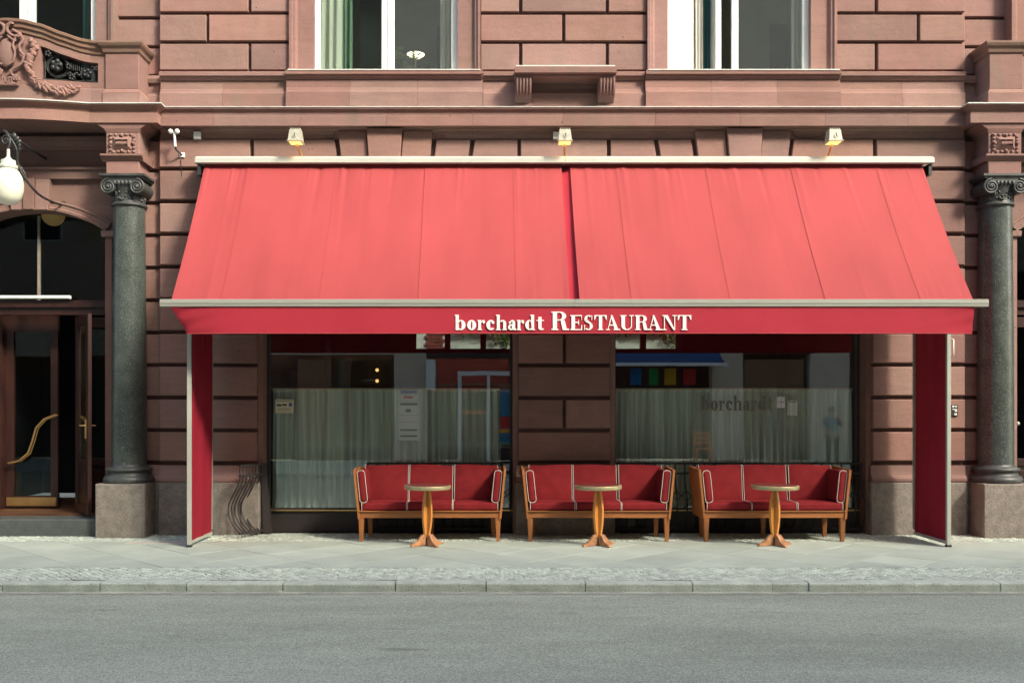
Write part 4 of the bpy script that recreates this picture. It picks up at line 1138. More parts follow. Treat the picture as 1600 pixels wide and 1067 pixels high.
# valance
vz1 = ZB - .046; vz0 = Z(521, YBAR); vx0, vx1 = X(266, 500, YBAR), X(1521, 500, YBAR)
c = MB(); nx, ny = 260, 8; vs = []
def val_y(x, t):
    e = math.exp(-(x - vx0) / .25); e2 = math.exp(-(vx1 - x) / .25)
    w_ = .004 * math.sin(x * 3.3 + 1) * t + .003 * math.sin(x * 7.1) * t
    return YBAR - .012 + w_ + .11 * e * t * 1.0 + .05 * e2 * t + .012 * math.sin(12 * t + x * 9) * (e + .5 * e2)
for j in range(ny + 1):
    t = j / ny
    for q in range(nx + 1):
        x = vx0 + (vx1 - vx0) * q / nx
        xx = x + max(0, .0) + .17 * t * math.exp(-(x - vx0) / .12) - .0 * t
        vs.append((xx, val_y(x, t), vz1 + (vz0 - vz1) * t))
c.add(vs, [(j * (nx + 1) + q, (j + 1) * (nx + 1) + q, (j + 1) * (nx + 1) + q + 1, j * (nx + 1) + q + 1) for j in range(ny) for q in range(nx)], True)
va = loc(c, 'valance', 'canvas_dk')
c = MB(); c.tube([(vx0 + .17 + (vx1 - vx0 - .17) * q / 120, val_y(vx0 + .17 + (vx1 - vx0 - .17) * q / 120, 1), vz0) for q in range(121)], .006, 5); loc(c, 'hem', 'canvas', va)

# ---- lettering (heavy modern-face letters drawn as strokes)
def glyph(ch):
    """parts of a letter in a box one unit high (cap height 1); returns shapes and width"""
    sh = []; T = .235; h = .062
    def rect(x0, z0, x1, z1): sh.append([(x0, z0), (x1, z0), (x1, z1), (x0, z1)])
    def poly(*p): sh.append(list(p))
    def bowl(cx, cz, rx, rz, a0=0, a1=360, tv=T, th=h, n=28, tl=None, tr=None):
        """stroke of an ellipse, thick at its sides and thin at top and bottom"""
        for i in range(n):
            q = []
            for a, k in ((a0 + (a1 - a0) * i / n, 0), (a0 + (a1 - a0) * (i + 1) / n, 0), (a0 + (a1 - a0) * (i + 1) / n, 1), (a0 + (a1 - a0) * i / n, 1)):
                ca, sa = math.cos(R(a)), math.sin(R(a)); t_ = tv
                if tl is not None and ca < 0: t_ = tl
                if tr is not None and ca > 0: t_ = tr
                q.append((cx + (rx - t_ * k) * ca, cz + (rz - th * k) * sa))
            sh.append(q)
    xh = .66
    def serif(cx, z, w_=.15, up=0): rect(cx - w_, z if not up else z - h, cx + w_, z + h if not up else z)
    if ch == 'b': rect(.06, 0, .25, 1.0); rect(0, 1 - h, .08, 1); bowl(.38, xh / 2, .28, xh / 2, tl=.12); W = .68
    elif ch == 'o': bowl(.29, xh / 2, .29, xh / 2); W = .58
    elif ch == 'r': rect(.06, 0, .25, xh); serif(.155, 0, .16); rect(0, xh - h, .08, xh); bowl(.40, xh - .20, .17, .20, 40, 170, .05, h); bowl(.44, xh - .14, .085, .085, 0, 360, .085, .085); W = .55
    elif ch == 'c': bowl(.28, xh / 2, .28, xh / 2, 45, 320, T, h); bowl(.42, xh - .17, .085, .085, 0, 360, .085, .085); W = .54
    elif ch == 'h': rect(.06, 0, .25, 1.0); serif(.155, 0, .16); rect(0, 1 - h, .08, 1); rect(.48, 0, .67, xh - .17); serif(.575, 0, .15); bowl(.445, xh - .2, .225, .2, 0, 150, .19, h); W = .74
    elif ch == 'a': rect(.33, .06, .52, xh - .15); bowl(.32, xh - .18, .20, .18, 0, 150, .19, h); bowl(.13, xh - .17, .08, .08, 0, 360, .08, .08); bowl(.22, .19, .22, .19, 0, 360, .16, h); rect(.50, 0, .60, h * 1.6); rect(.40, 0, .52, .08); W = .60
    elif ch == 'd': rect(.42, 0, .61, 1.0); rect(.34, 1 - h, .44, 1); rect(.60, 0, .68, h); bowl(.29, xh / 2, .28, xh / 2, tr=.12); W = .70
    elif ch == 't': rect(.12, .12, .31, .86); rect(0, xh - h, .46, xh); bowl(.30, .15, .18, .15, 180, 340, .16, h); W = .48
    elif ch == 'R': rect(.08, 0, .31, 1); serif(.195, 0, .195); rect(0, 1 - h, .5, 1); bowl(.46, .755, .36, .245, -90, 90, .22, h); rect(.30, .51, .5, .51 + h); poly((.52, .53), (.62, .05), (.86, .05), (.74, .53)); rect(.62, 0, .98, h * 1.2); W = 1.0
    elif ch == 'E': rect(.08, 0, .31, 1); rect(0, 0, .78, h); rect(0, 1 - h, .76, 1); poly((.72, 1 - h), (.76, 1), (.76, .68), (.735, .68)); poly((.735, .34), (.78, .34), (.78, 0), (.70, h)); rect(.3, .48, .55, .48 + h); poly((.50, .5), (.55, .34), (.57, .34), (.57, .68), (.55, .68)); W = .82
    elif ch == 'S': bowl(.32, .74, .27, .26, 40, 250, .19, h); bowl(.32, .27, .30, .27, -140, 75, .20, h); poly((.08, .66), (.30, .46), (.60, .36), (.56, .44), (.22, .70)); poly((.10, .60), (.20, .66), (.58, .42), (.58, .28)); poly((.53, .68), (.58, .68), (.58, 1), (.54, 1)); poly((.03, 0), (.08, 0), (.08, .34), (.03, .34)); W = .66
    elif ch == 'T': rect(.33, 0, .56, 1); serif(.445, 0, .195); rect(0, 1 - h, .89, 1); poly((0, .68), (.04, .68), (.14, 1 - h), (0, 1)); poly((.75, 1 - h), (.85, .68), (.89, .68), (.89, 1)); W = .92
    elif ch == 'A': poly((.34, 1), (.44, 1), (.86, .03), (.60, .03)); poly((.12, .03), (.17, .03), (.42, .92), (.37, .97)); rect(0, 0, .28, h); rect(.52, 0, .98, h); rect(.22, .30, .58, .30 + h); W = .98
    elif ch == 'U': rect(.08, .28, .31, 1); rect(0, 1 - h, .40, 1); bowl(.42, .29, .34, .29, 180, 360, .23, h, tr=.05); rect(.71, .28, .76, 1); rect(.60, 1 - h, .87, 1); W = .90
    elif ch == 'N': rect(.10, 0, .15, 1); rect(0, 0, .26, h); rect(0, 1 - h, .30, 1); poly((.10, 1), (.34, 1), (.82, 0), (.72, 0)); rect(.77, 0, .82, 1); rect(.66, 1 - h, .94, 1); W = .94
    else: W = .3
    return sh, W
def letters(spec, yfun, zbase, depth, name, m, parent, off):
    """spec: (char, x0, x1, height)"""
    for ch, x0, x1, hh in spec:
        sh, W = glyph(ch); b = MB(); sx = (x1 - x0) / W
        for i, p in enumerate(sh):
            pts = [(x0 + u * sx, zbase + v * hh) for u, v in p]
            ar = sum(pts[q - 1][0] * pts[q][1] - pts[q][0] * pts[q - 1][1] for q in range(len(pts)))
            if ar < 0: pts = pts[::-1]
            yy = yfun((x0 + x1) / 2) - depth - (i % 7) * .00013
            vs = [(x, yy, z) for x, z in pts] + [(x, yy + depth * .8, z) for x, z in pts]
            n = len(pts); b.add(vs, [tuple(range(n))] + [(q, q + n, (q + 1) % n + n, (q + 1) % n) for q in range(n)])
        b.moved(lambda v: v - Vector(off)); b.build(name, M[m], parent)
yv = YBAR - .014; zbl = Z(515.8, yv); 
def PXL(p): return X(p, 505, yv)
hb_ = Z(492, yv) - zbl; hc = Z(487, yv) - zbl; hs = Z(492.5, yv) - zbl
spec = [('b', 710, 727.5, hb_), ('o', 729.5, 743.5, hb_), ('r', 745.5, 758, hb_), ('c', 759.5, 773, hb_), ('h', 774.5, 792, hb_), ('a', 793.5, 806, hb_), ('r', 807, 819, hb_), ('d', 820, 836, hb_), ('t', 837.5, 850, hb_),
        ('R', 861, 889, hc), ('E', 890.5, 910, hs), ('S', 911.5, 926.5, hs), ('T', 928, 948, hs), ('A', 946, 968.5, hs), ('U', 968.5, 990, hs), ('R', 991.5, 1014, hs), ('A', 1011.5, 1034, hs), ('N', 1034.5, 1057, hs), ('T', 1058.5, 1080, hs)]
letters([(c_, PXL(a), PXL(b_), h_) for c_, a, b_, h_ in spec], lambda x: yv, zbl, .010, 'letter', 'letter', va, (XC, 0, 0))

# ---- side curtains
def side_curtain(x, s_):
    y0, y1 = -.25, -1.14
    c = MB(); ny_, nz_ = 24, 20; vs = []
    for j in range(nz_ + 1):
        for i in range(ny_ + 1):
            u = i / ny_; y = y0 + (y1 - y0) * u
            ztop_ = ZRt - .25 + (ZB - ZRt) * ((y - YR) / (YBAR - YR)) + .05
            z = .07 + (ztop_ - .07) * j / nz_
            vs.append((x + .012 * math.sin(u * 5 + 1) * math.sin(math.pi * j / nz_) + .006 * math.sin(u * 17 + j * .1), y, z))
    c.add(vs, [(j * (ny_ + 1) + i, j * (ny_ + 1) + i + 1, (j + 1) * (ny_ + 1) + i + 1, (j + 1) * (ny_ + 1) + i) for j in range(nz_) for i in range(ny_)], True)
    loc(c, 'side_curtain', 'side_canvas')
    loc(MB().box(x - .022, x + .022, y1 - .03, y1 + .012, .03, 3.2), 'post', 'alu_lt')
    loc(MB().box(x - .014, x + .014, y0 - .005, y0 + .03, .10, 4.0), 'rear_post', 'alu')
    loc(MB().box(x - .016, x + .016, y1 + .014, y0 - .006, .035, .07), 'bottom_bar', 'alu_lt')
    loc(MB().box(x - .028, x + .028, y1 - .035, y1 + .02, .0, .03), 'foot', 'steel_dk')
side_curtain(X(299, 700, -1.14), -1); side_curtain(X(1484, 700, -1.14), 1)

# ------------------------------------------------------------------ sofas
def loop_pts(hy, hz, r, n=5):
    pts = []
    for cy, cz, a0 in ((hy - r, hz - r, 0), (-hy + r, hz - r, 90), (-hy + r, -hz + r, 180), (hy - r, -hz + r, 270)):
        for i in range(n + 1): a = R(a0 + 90 * i / n); pts.append((cy + r * math.cos(a), cz + r * math.sin(a)))
    return pts
def make_sofa(rnd, wrinkle=0):
    s = empty('sofa', (0, 0, 0))
    W = .86; yfr, ybk = -.26, .22
    MB().cbox(-W - .02, W + .02, yfr - .02, yfr + .015, .298, .388, .004).build('rail', M['teak_x'], s)
    MB().cbox(-W - .03, W + .03, yfr - .045, yfr - .0205, .378, .39, .003).build('rail_lip', M['teak_x'], s)
    MB().cbox(-W, W, ybk - .01, ybk + .03, .298, .388, .004).build('rail', M['teak_x'], s)
    MB().box(-W, W, yfr + .02, ybk - .012, .352, .37).build('seat_board', M['teak_x'], s)
    def leg(x, y, dx):
        b = MB(); t, q = .033, .021
        vs = [(x + dx - q, y - q, 0), (x + dx + q, y - q, 0), (x + dx + q, y + q, 0), (x + dx - q, y + q, 0), (x - t, y - t, .297), (x + t, y - t, .297), (x + t, y + t, .297), (x - t, y + t, .297)]
        b.add(vs, [(0, 3, 2, 1), (4, 5, 6, 7), (0, 1, 5, 4), (1, 2, 6, 5), (2, 3, 7, 6), (3, 0, 4, 7)]); b.build('leg', M['teak'], s)
    leg(-.855, yfr + .015, .0); leg(.855, yfr + .015, .0); leg(-.80, ybk, 0); leg(.80, ybk, 0); leg(0, ybk, 0)
    # flared arm panels
    for g in (-1, 1):
        b = MB(); x0, x1 = .868, .928; z0, z1 = .285, .90; t = .028
        vs = []
        for y in (yfr - .035, ybk + .09):
            zt_ = z1 if y < 0 else z1 + .02
            vs += [(g * x0, y, z0), (g * (x0 + t), y, z0), (g * (x1 + t), y, zt_), (g * x1, y, zt_)]
        f = [(0, 1, 2, 3), (4, 7, 6, 5), (0, 4, 5, 1), (1, 5, 6, 2), (2, 6, 7, 3), (3, 7, 4, 0)]
        b.add(vs, f if g > 0 else [q[::-1] for q in f]); b.build('arm', M['teak'], s)
    b = MB(); vs = [(-.88, ybk + .03, .39), (.88, ybk + .03, .39), (.915, ybk + .13, .90), (-.915, ybk + .13, .90)]
    vs += [(v[0], v[1] + .025, v[2]) for v in vs]
    b.add(vs, [(0, 1, 2, 3), (7, 6, 5, 4), (0, 4, 5, 1), (1, 5, 6, 2), (2, 6, 7, 3), (3, 7, 4, 0)]); b.build('back_board', M['teak'], s)
    # seat cushions
    def cushion(name, hx, hy, hz, place, r=.028, bul=.012, pipes='x', sd=0):
        rr = random.Random(sd); pa = [rr.uniform(0, 6) for _ in range(4)]
        def f(q):
            k = (1 - (q.x / hx) ** 2) * (1 - (q.z / hz) ** 2) if pipes == 'b' else 0
            if pipes == 'x': q = Vector((q.x, q.y, q.z + (bul * (1 - (q.x / hx) ** 2) * (1 - (q.y / hy) ** 2) if q.z > 0 else 0)))
            if pipes == 'b':
                q = Vector((q.x, q.y - (bul * k if q.y < 0 else 0) - .003 * math.sin(q.x * 14 + pa[0]) * math.exp(-((q.z - hz) / .12) ** 2), q.z + .006 * math.sin(q.x / hx * 2.6 + pa[1])))
            return place @ q
        n = 10
        co = MB().rbox(hx, hy, hz, r, f, n).build(name, M['sofa_red'], s)
        if pipes in ('x', 'b'):
            for sx in (-1, 1):
                p = MB(); p.tube([place @ Vector((sx * (hx - .004), a, c2)) for a, c2 in loop_pts(hy + .001, hz + .001, r)], .0045, 6, closed=True); p.build('piping', M['piping'], co)
        else:
            for sy in (-1,):
                p = MB(); p.tube([place @ Vector((a, sy * (hy - .004), c2)) for a, c2 in loop_pts(hx + .001, hz + .001, hx * .85)], .0046, 6, closed=True); p.build('piping', M['piping'], co)
    cw = .285
    for i in (-1, 0, 1):
        cushion('seat_cushion', cw - .002, .235, .048, Matrix.Translation((i * (cw * 2 + .003) + rnd.uniform(-.003, .003), -.045 + rnd.uniform(-.004, .004), .438)), sd=i + 5)
    for i in (-1, 0, 1):
        mt = Matrix.Translation((i * (cw * 2 + .012) + rnd.uniform(-.006, .006), .165, .70)) @ Matrix.Rotation(R(-9 + rnd.uniform(-1, 1)), 4, 'X') @ Matrix.Rotation(R(rnd.uniform(-.7, .7)), 4, 'Y')
        cushion('back_cushion', cw - .004, .045, .235, mt, .026, .02, 'b', sd=i + 9)
    for g in (-1, 1):
        mt = Matrix.Translation((g * .838, -.02, .69)) @ Matrix.Rotation(R(g * 6.0), 4, 'Y') @ Matrix.Rotation(R(rnd.uniform(-1, 1) + g * 1), 4, 'Z')
        cushion('arm_cushion', .046, .255, .20, mt, .036, 0, 'a')
    return s
slab_c = [-.735, 1.38, 3.58]
labs = ['wooden sofa with red cushions under the left shop window, leftmost of the three', 'red cushioned wooden sofa standing against the stone pier between the windows', 'red cushioned wooden sofa under the right shop window, beside the right side curtain']
for i, cx in enumerate(slab_c):
    s = make_sofa(random.Random(20 + i)); s.location = (cx, -.42, 0); s.rotation_euler = (0, 0, R((.4, -.3, .5)[i]))
    tag(s, labs[i], 'sofa', 'red cushioned sofas in a row below the awning')

# ------------------------------------------------------------------ bistro tables
def make_table():
    t = empty('bistro_table', (0, 0, 0))
    MB().lathe([(.27, .686), (.281, .688), (.285, .695), (.285, .728), (.282, .735), (.268, .7365)], (0, 0), 48).build('rim', M['brassrim'], t)
    MB().lathe([(.01, .737), (.266, .7372), (.266, .7385), (.01, .739)], (0, 0), 48, False).build('table_top', M['tabletop'], t)
    def lens(ang):
        b = MB(); n = 16; prof = []
        for i in range(n + 1):
            u = i / n; z = .10 + .57 * u; hw = .038 + .042 * math.sin(math.pi * min(1, max(0, (u * .94 + .04)))) - .008 * (1 - u)
            prof.append((hw, z))
        poly = [(h_, z) for h_, z in prof] + [(-h_, z) for h_, z in reversed(prof)]
        vs = [(x, -.014, z) for x, z in poly] + [(x, .014, z) for x, z in poly]; m_ = len(poly)
        fs = [tuple(range(m_)), tuple(reversed(range(m_, 2 * m_)))] + [(i, i + m_, (i + 1) % m_ + m_, (i + 1) % m_) for i in range(m_)]
        b.add(vs, fs); mt = Matrix.Rotation(R(ang), 3, 'Z'); b.moved(lambda v: mt @ v); return b
    lens(45).build('stem_board', M['stem'], t); lens(-45).moved(lambda v: Vector((v.x, v.y, v.z + .0007))).build('stem_board', M['stem'], t)
    MB().lathe([(.06, .668), (.09, .670), (.09, .685), (.06, .686)], (0, 0), 20).build('top_plate', M['iron'], t)
    MB().box(-.03, .03, -.03, .03, .012, .10).build('hub', M['iron'], t)
    for k in range(4):
        pr = [(.028, .012), (.225, .0), (.235, .012), (.225, .026), (.18, .042), (.14, .060), (.105, .10), (.08, .128), (.05, .140), (.028, .142)]
        m_ = len(pr); b = MB(); vs = [(x, -.017, z) for x, z in pr] + [(x, .017, z) for x, z in pr]
        b.add(vs, [tuple(range(m_)), tuple(reversed(range(m_, 2 * m_)))] + [(i, i + m_, (i + 1) % m_ + m_, (i + 1) % m_) for i in range(m_)])
        mt = Matrix.Rotation(R(33 + 90 * k), 3, 'Z'); f = b.moved(lambda v: mt @ v).build('foot', M['foot'], t)
        b2 = MB()
        n_ = 10; b2.add([(.06 + .008 * math.cos(2 * math.pi * i / n_), -.0175, .095 + .008 * math.sin(2 * math.pi * i / n_)) for i in range(n_)], [tuple(range(n_))])
        b2.add([(.06 + .008 * math.cos(2 * math.pi * i / n_), .0175, .095 + .008 * math.sin(2 * math.pi * i / n_)) for i in range(n_)], [tuple(reversed(range(n_)))])
        b2.moved(lambda v: mt @ v).build('bolt_hole', M['ink'], f)
    return t
proto = make_table()
tl_ = ['round bistro table with brass rim in front of the left sofa', 'round bistro table with brass rim in front of the middle sofa', 'round bistro table with brass rim in front of the right sofa']
for i, (cx, a) in enumerate(((-.747, 4), (1.34, -3), (3.48, -14))):
    t = proto if i == 0 else copy_tree(proto)
    t.location = (cx, -1.02, 0); t.rotation_euler = (0, R((.6, -.3, .3)[i]), R(a)); tag(t, tl_[i], 'table', 'round bistro tables under the awning')

# ------------------------------------------------------------------ wrought iron window guards
BAR = [(0, .93), (-.01, .86), (0, .80), (-.03, .70), (-.10, .58), (-.18, .46), (-.205, .38), (-.195, .29), (-.15, .20), (-.08, .12), (0, .06)]
def smooth_path(p, n=4):
    out = []
    for i in range(len(p) - 1):
        p0 = p[max(i - 1, 0)]; p1 = p[i]; p2 = p[i + 1]; p3 = p[min(i + 2, len(p) - 1)]
        for k in range(n):
            t = k / n
            out.append(tuple(.5 * ((2 * p1[a]) + (-p0[a] + p2[a]) * t + (2 * p0[a] - 5 * p1[a] + 4 * p2[a] - p3[a]) * t * t + (-p0[a] + 3 * p1[a] - 3 * p2[a] + p3[a]) * t ** 3) for a in range(len(p1))))
    return out + [p[-1]]
def guard(length, n, m, label, lattice=True, sc=1.0):
    g = empty('window_guard', (0, 0, 0), label, 'window guard')
    sp = [(y * sc, z) for y, z in smooth_path(BAR)]
    for z in (.93, .80, .06):
        MB().box(0, length, -.014, .014, z - .012, z + .012).build('rail', M[m], g)
    for i in range(n):
        x = .02 + (length - .04) * i / (n - 1)
        MB().tube([(x, y, z) for y, z in sp], .0105, 6).build('bar', M[m], g)
    if lattice:
        for i in range(n - 1):
            x0 = .02 + (length - .04) * i / (n - 1); x1 = .02 + (length - .04) * (i + 1) / (n - 1)
            b = MB(); b.tube([(x0, -.11 * sc, .57), (x1, -.185 * sc, .45)], .006, 5).tube([(x0, -.185 * sc, .45), (x1, -.11 * sc, .57)], .006, 5); b.build('lattice', M[m], g)
    return g
ga = guard(.52, 9, 'steelbar', 'grey curved iron guard leaf swung open at the left end of the left shop window', False)
ga.location = (PL + .12, .06, 0); ga.rotation_euler = (0, 0, R(-118))
gb = guard(1.95, 16, 'iron', 'black bellied iron guard closed across the left shop window behind its sofa', sc=.8); gb.location = (PM0 - 2.03, .16, 0)
gc = guard(PR - PM1 - .16, 26, 'iron', 'black bellied iron guard across the whole right shop window behind the sofa', sc=.8); gc.location = (PM1 + .08, .16, 0)
# hinge board leaning beside the open leaf
hb = MB().add([(X(413, 720, .1), .02, .93), (X(420, 720, .1), .02, .93), (X(428, 820, .0), .0, .02), (X(416, 820, 0), .0, .02), (X(413, 720, .1), .06, .93), (X(420, 720, .1), .06, .93), (X(428, 820, 0), .10, .02), (X(416, 820, 0), .10, .02)], [(0, 3, 2, 1), (4, 5, 6, 7), (0, 1, 5, 4), (1, 2, 6, 5), (2, 3, 7, 6), (3, 0, 4, 7)]).build('board', M['frame_dk'])
tag(hb, 'narrow dark board leaning in the left corner of the left shop window', 'board')

# ------------------------------------------------------------------ cafe curtains, notices, window lettering
zc_top = Z(608, .40)
c1 = wavy(w1[0] + .02, X(783, 640, .42), .31, zc_top, .42, 'sheer', 'cafe_curtain', 'grey green sheer half curtain behind the left shop window', per=.10, amp=.035, seed=21, gather=1)
c2 = wavy(w2[0] + .02, w2[1] - .02, .31, zc_top, .42, 'sheer', 'cafe_curtain', 'grey green sheer half curtain behind the right shop window', per=.09, amp=.035, seed=22, gather=1)
for wv, a, b_, lb in ((c1, w1[0], X(783, 640, .42), 'left'), (c2, w2[0], w2[1], 'right')):
    r_ = MB().tube([(a, .40, zc_top), (b_, .40, zc_top)], .008, 8).build('curtain_rod', M['brass'], wv)
    MB().box(a + .02, b_ - .02, .395, .43, zc_top - .035, zc_top + .012).build('header', M['sheer'], wv)
yg = .296
def notice(px0, px1, py0, py1, label, m, marks, y=yg, name='notice'):
    x0, x1, z0, z1 = X(px0, py0, y), X(px1, py0, y), Z(py1, y), Z(py0, y)
    n_ = empty(name, ((x0 + x1) / 2, y, z0), label, 'notice')
    hw = (x1 - x0) / 2; hh = z1 - z0
    MB().box(-hw, hw, -.002, 0, 0, hh).build('sheet', M[m], n_)
    for i, (u0, v0, u1, v1, mm) in enumerate(marks):
        MB().box(-hw + 2 * hw * u0, -hw + 2 * hw * u1, -.003 - i * .0001, -.0021, hh * v0, hh * v1).build('print', M[mm], n_)
    return n_
notice(432, 460, 624, 646, 'small yellowish printed notice stuck to the left shop window', 'paper', [(.08, .88, .92, .92, 'ink'), (.08, .52, .34, .66, 'ink'), (.38, .55, .62, .68, 'ink'), (.74, .50, .92, .76, 'ink_blue'), (.12, .34, .88, .37, 'ink'), (.12, .22, .88, .25, 'ink'), (.05, .05, .95, .08, 'ink')])
notice(1216, 1228, 620, 637, 'small white sheet stuck to the right shop window, left of the green one', 'paper_w', [(.1, .5, .9, .54, 'ink'), (.48, .1, .52, .9, 'ink')])
notice(1232, 1247, 626, 649, 'pale green sheet stuck to the right shop window beside a white sheet', 'sheer', [(.1, .9, .9, .94, 'ink')])
notice(624, 656, 609, 688, 'tall pale ruled sheet in the left shop window, standing in for a mirrored menu poster', 'paper_w', [(.1, .93, .9, .985, 'ink_blue'), (.25, .83, .7, .88, 'ink_red'), (.08, .695, .92, .74, 'ink'), (.35, .56, .6, .62, 'ink'), (.08, .19, .9, .225, 'ink'), (.08, .07, .9, .105, 'ink'), (0, .50, 1, .505, 'ink'), (0, .36, 1, .365, 'ink'), (0, .77, 1, .775, 'ink'), (0, .90, 1, .905, 'ink')], y=.36)  # painted reflection: sheet stands in for a poster on the pillar opposite
wl = empty('window_lettering', (X(1150, 640, yg), yg, Z(648, yg)), 'faint dark word borchardt over a thin line on the right shop window', 'lettering')
xx = 1097
for ch, wd in zip('borchardt', (15, 13, 11, 12, 15, 12, 11, 15, 10)):
    letters([(ch, X(xx, 640, yg), X(xx + wd - 1.5, 640, yg), .20)], lambda x: yg, Z(641, yg), .0015, 'letter', 'faint', wl, tuple(wl.location)); xx += wd
MB().box(X(1088, 640, yg) - wl.location.x, X(1212, 640, yg) - wl.location.x, -.003, -.002, Z(641.6, yg) - wl.location.z, Z(640.8, yg) - wl.location.z).build('underline', M['brass'], wl)

# inside the room: a few shapes glimpsed above the curtain
bk = empty('sideboard', (X(446, 590, 3.5), 3.5, .25), 'dark tall sideboard with an ochre panel inside the left shop window', 'sideboard')
MB().box(-.6, .7, 0, .5, 0, 2.6).build('cabinet', M['room_dk'], bk)
MB().box(-.15, .22, -.02, -.001, 1.55, 2.05).build('panel', mat('ochre_panel', (.28, .15, .05), .8), bk)
sc_ = empty('wall_lamp', (X(589, 585, 5), 5.15, 0), 'pair of small lit amber wall lamps deep inside the left shop window', 'lamp')
for py in (578, 595): MB().ball((0, -.04, Z(py, 5.1)), .032).build('bulb', M['warm'], sc_)

# plant and bowl lamp in the upper window
pl = empty('potted_plant', (X(628, 100, .6), .62, WZ), 'bamboo like potted plant with thin leaves in the upper window left of centre', 'plant')
MB().lathe([(.09, 0), (.13, .20), (.11, .21)], (0, 0), 20).build('pot', M['room_grey'], pl)
rr = random.Random(8); st = MB(); lf = MB()
for i in range(11):
    a = rr.uniform(0, 6.28); tip = Vector((math.cos(a) * rr.uniform(.1, .42), math.sin(a) * rr.uniform(.02, .14), rr.uniform(.25, .58)))
    st.tube([(0, 0, .18), (tip.x * .4, tip.y * .4, .15 + tip.z * .6), tuple(tip)], .004, 4)
    for k in range(9):
        d = Vector((math.cos(rr.uniform(0, 6.28)), rr.uniform(-.3, .3), rr.uniform(-.7, .5))).normalized(); L = rr.uniform(.07, .13)
        b0 = tip * rr.uniform(.8, 1.0); n_ = d.cross(Vector((0, 1, .3))).normalized() * .011
        lf.add([b0, b0 + d * L * .5 + n_, b0 + d * L, b0 + d * L * .5 - n_], [(0, 1, 2, 3)])
st.build('stem', M['leaf'], pl); tag(lf.build('foliage', M['leaf'], pl), kind='stuff')
bw = empty('bowl_lamp', (X(642, 86, .75), .78, Z(90, .75)), 'lit white bowl lamp glowing beside the plant in the upper window', 'lamp')
MB().lathe([(.02, 0), (.07, .01), (.12, .045), (.125, .05)], (0, 0), 24).build('shade', mat('glowing_shade', (.9, .85, .7), .4, emis=(1, .85, .55), es=1.6), bw)
MB().tube([(0, 0, 0), (0, 0, -.28)], .012, 8).lathe([(.08, -.29), (.08, -.27)], (0, 0), 16).build('stand', M['brass'], bw)

# ------------------------------------------------------------------ small fittings on the facade
def flood(px, label, first=None):
    x = X(px, 213, -.38)
    f = empty('floodlight', (x, -.38, Z(222, -.38)), label, 'floodlight', 'cream floodlights above the awning')
    b = MB(); vs = [(-.085, -.09, .0), (.085, -.09, .0), (.085, .09, .01), (-.085, .09, .01), (-.07, -.06, .145), (.07, -.06, .145), (.07, .07, .15), (-.07, .07, .15)]
    b.add(vs, [(0, 3, 2, 1), (4, 5, 6, 7), (0, 1, 5, 4), (1, 2, 6, 5), (2, 3, 7, 6), (3, 0, 4, 7)])
    for i in range(5): b.box(-.06 + i * .028, -.05 + i * .028, -.055, .065, .15, .165)
    b.box(-.095, .095, -.1, .1, -.012, -.0005); b.build('casing', M['lampbody'], f)
    MB().box(-.075, .075, -.075, .08, -.018, -.0125).build('lamp_glass', M['warm'], f)
    MB().tube([(0, -.092, .09), (.0, -.105, .07), (.012, -.10, .035)], .006, 6).build('latch', M['ink'], f)
    MB().tube([(.0, .05, -.02), (.02, .22, -.10), (.03, .365, -.20)], .016, 8).build('arm', M['orange'], f)
    ld = bpy.data.lights.new('floodlight_bulb', 'AREA'); lo = bpy.data.objects.new('bulb', ld); COL.objects.link(lo)
    ld.energy = .2; ld.color = (1, .50, .12); ld.size = .12; lo.parent = f; lo.location = (.0, .04, -.03); lo.rotation_euler = (R(28), 0, 0)
    return f
flood(457, 'cream floodlight above the left part of the awning, right of the small sensor')
flood(877, 'cream floodlight above the middle of the awning beside a white junction box')
flood(1297, 'cream floodlight above the right part of the awning')
def jbox(px, py, label):
    j = empty('junction_box', (X(px, py), -.001, Z(py)), label, 'junction box')
    MB().cbox(-.045, .045, -.055, .0, -.045, .045, .008).build('casing', M['panel_w'], j)
    return j
jb = jbox(304, 213, 'small white junction box on the wall above the left end of the awning')
jbox(864, 213, 'small white junction box left of the middle floodlight')
sn = empty('outdoor_sensor', (X(280, 243), -.003, Z(243)), 'white twin headed sensor on a bent arm above the left end of the awning', 'sensor')
MB().cbox(-.035, .035, -.02, 0, -.03, .03, .004).build('base_plate', M['panel_w'], sn)
MB().tube([(0, -.02, 0), (-.04, -.12, .04), (-.04, -.16, .08)], .012, 8).build('joint_arm', M['ink'], sn)
MB().tube([(-.04, -.16, .07), (-.045, -.18, .25)], .017, 10).build('tube', M['panel_w'], sn)
for dx in (-.045, .04): MB().ball((-.045 + dx, -.19, .26), .032).build('head', M['panel_w'], sn)
def cable(pts, label, r=.004):
    o = MB().tube(smooth_path(pts, 5), r, 6).build('cable', M['room']); return tag(o, label, 'cable')
cable([(X(299, 214), -.008, Z(214)), (X(290, 216), -.006, Z(217)), (X(275, 212), -.006, Z(213)), (X(262, 216), -.006, Z(216))], 'thin grey cable running left from the junction box above the awning end')
cable([(X(278, 250), -.008, Z(250)), (X(279, 262), -.006, Z(262)), (X(280, 276), -.006, Z(276))], 'short cable hanging below the twin headed sensor')
cable([(X(1287, 208), -.005, Z(208)), (X(1278, 214), -.006, Z(214)), (X(1255, 215.5), .006, Z(215)), (X(1237, 214), -.005, Z(214)), (X(1231, 206), -.035, Z(206))], 'thin cable from the right floodlight towards the arch stones')
cable([(X(503, 212), -.008, Z(216)), (X(514, 216), -.006, Z(216)), (X(519, 207), -.035, Z(207))], 'thin cable beside the arch stones right of the left floodlight')
pq = empty('wall_plaque', (X(1492.5, 650), -.002, Z(650)), 'small grey number plaque on the stone pier right of the awning', 'plaque')
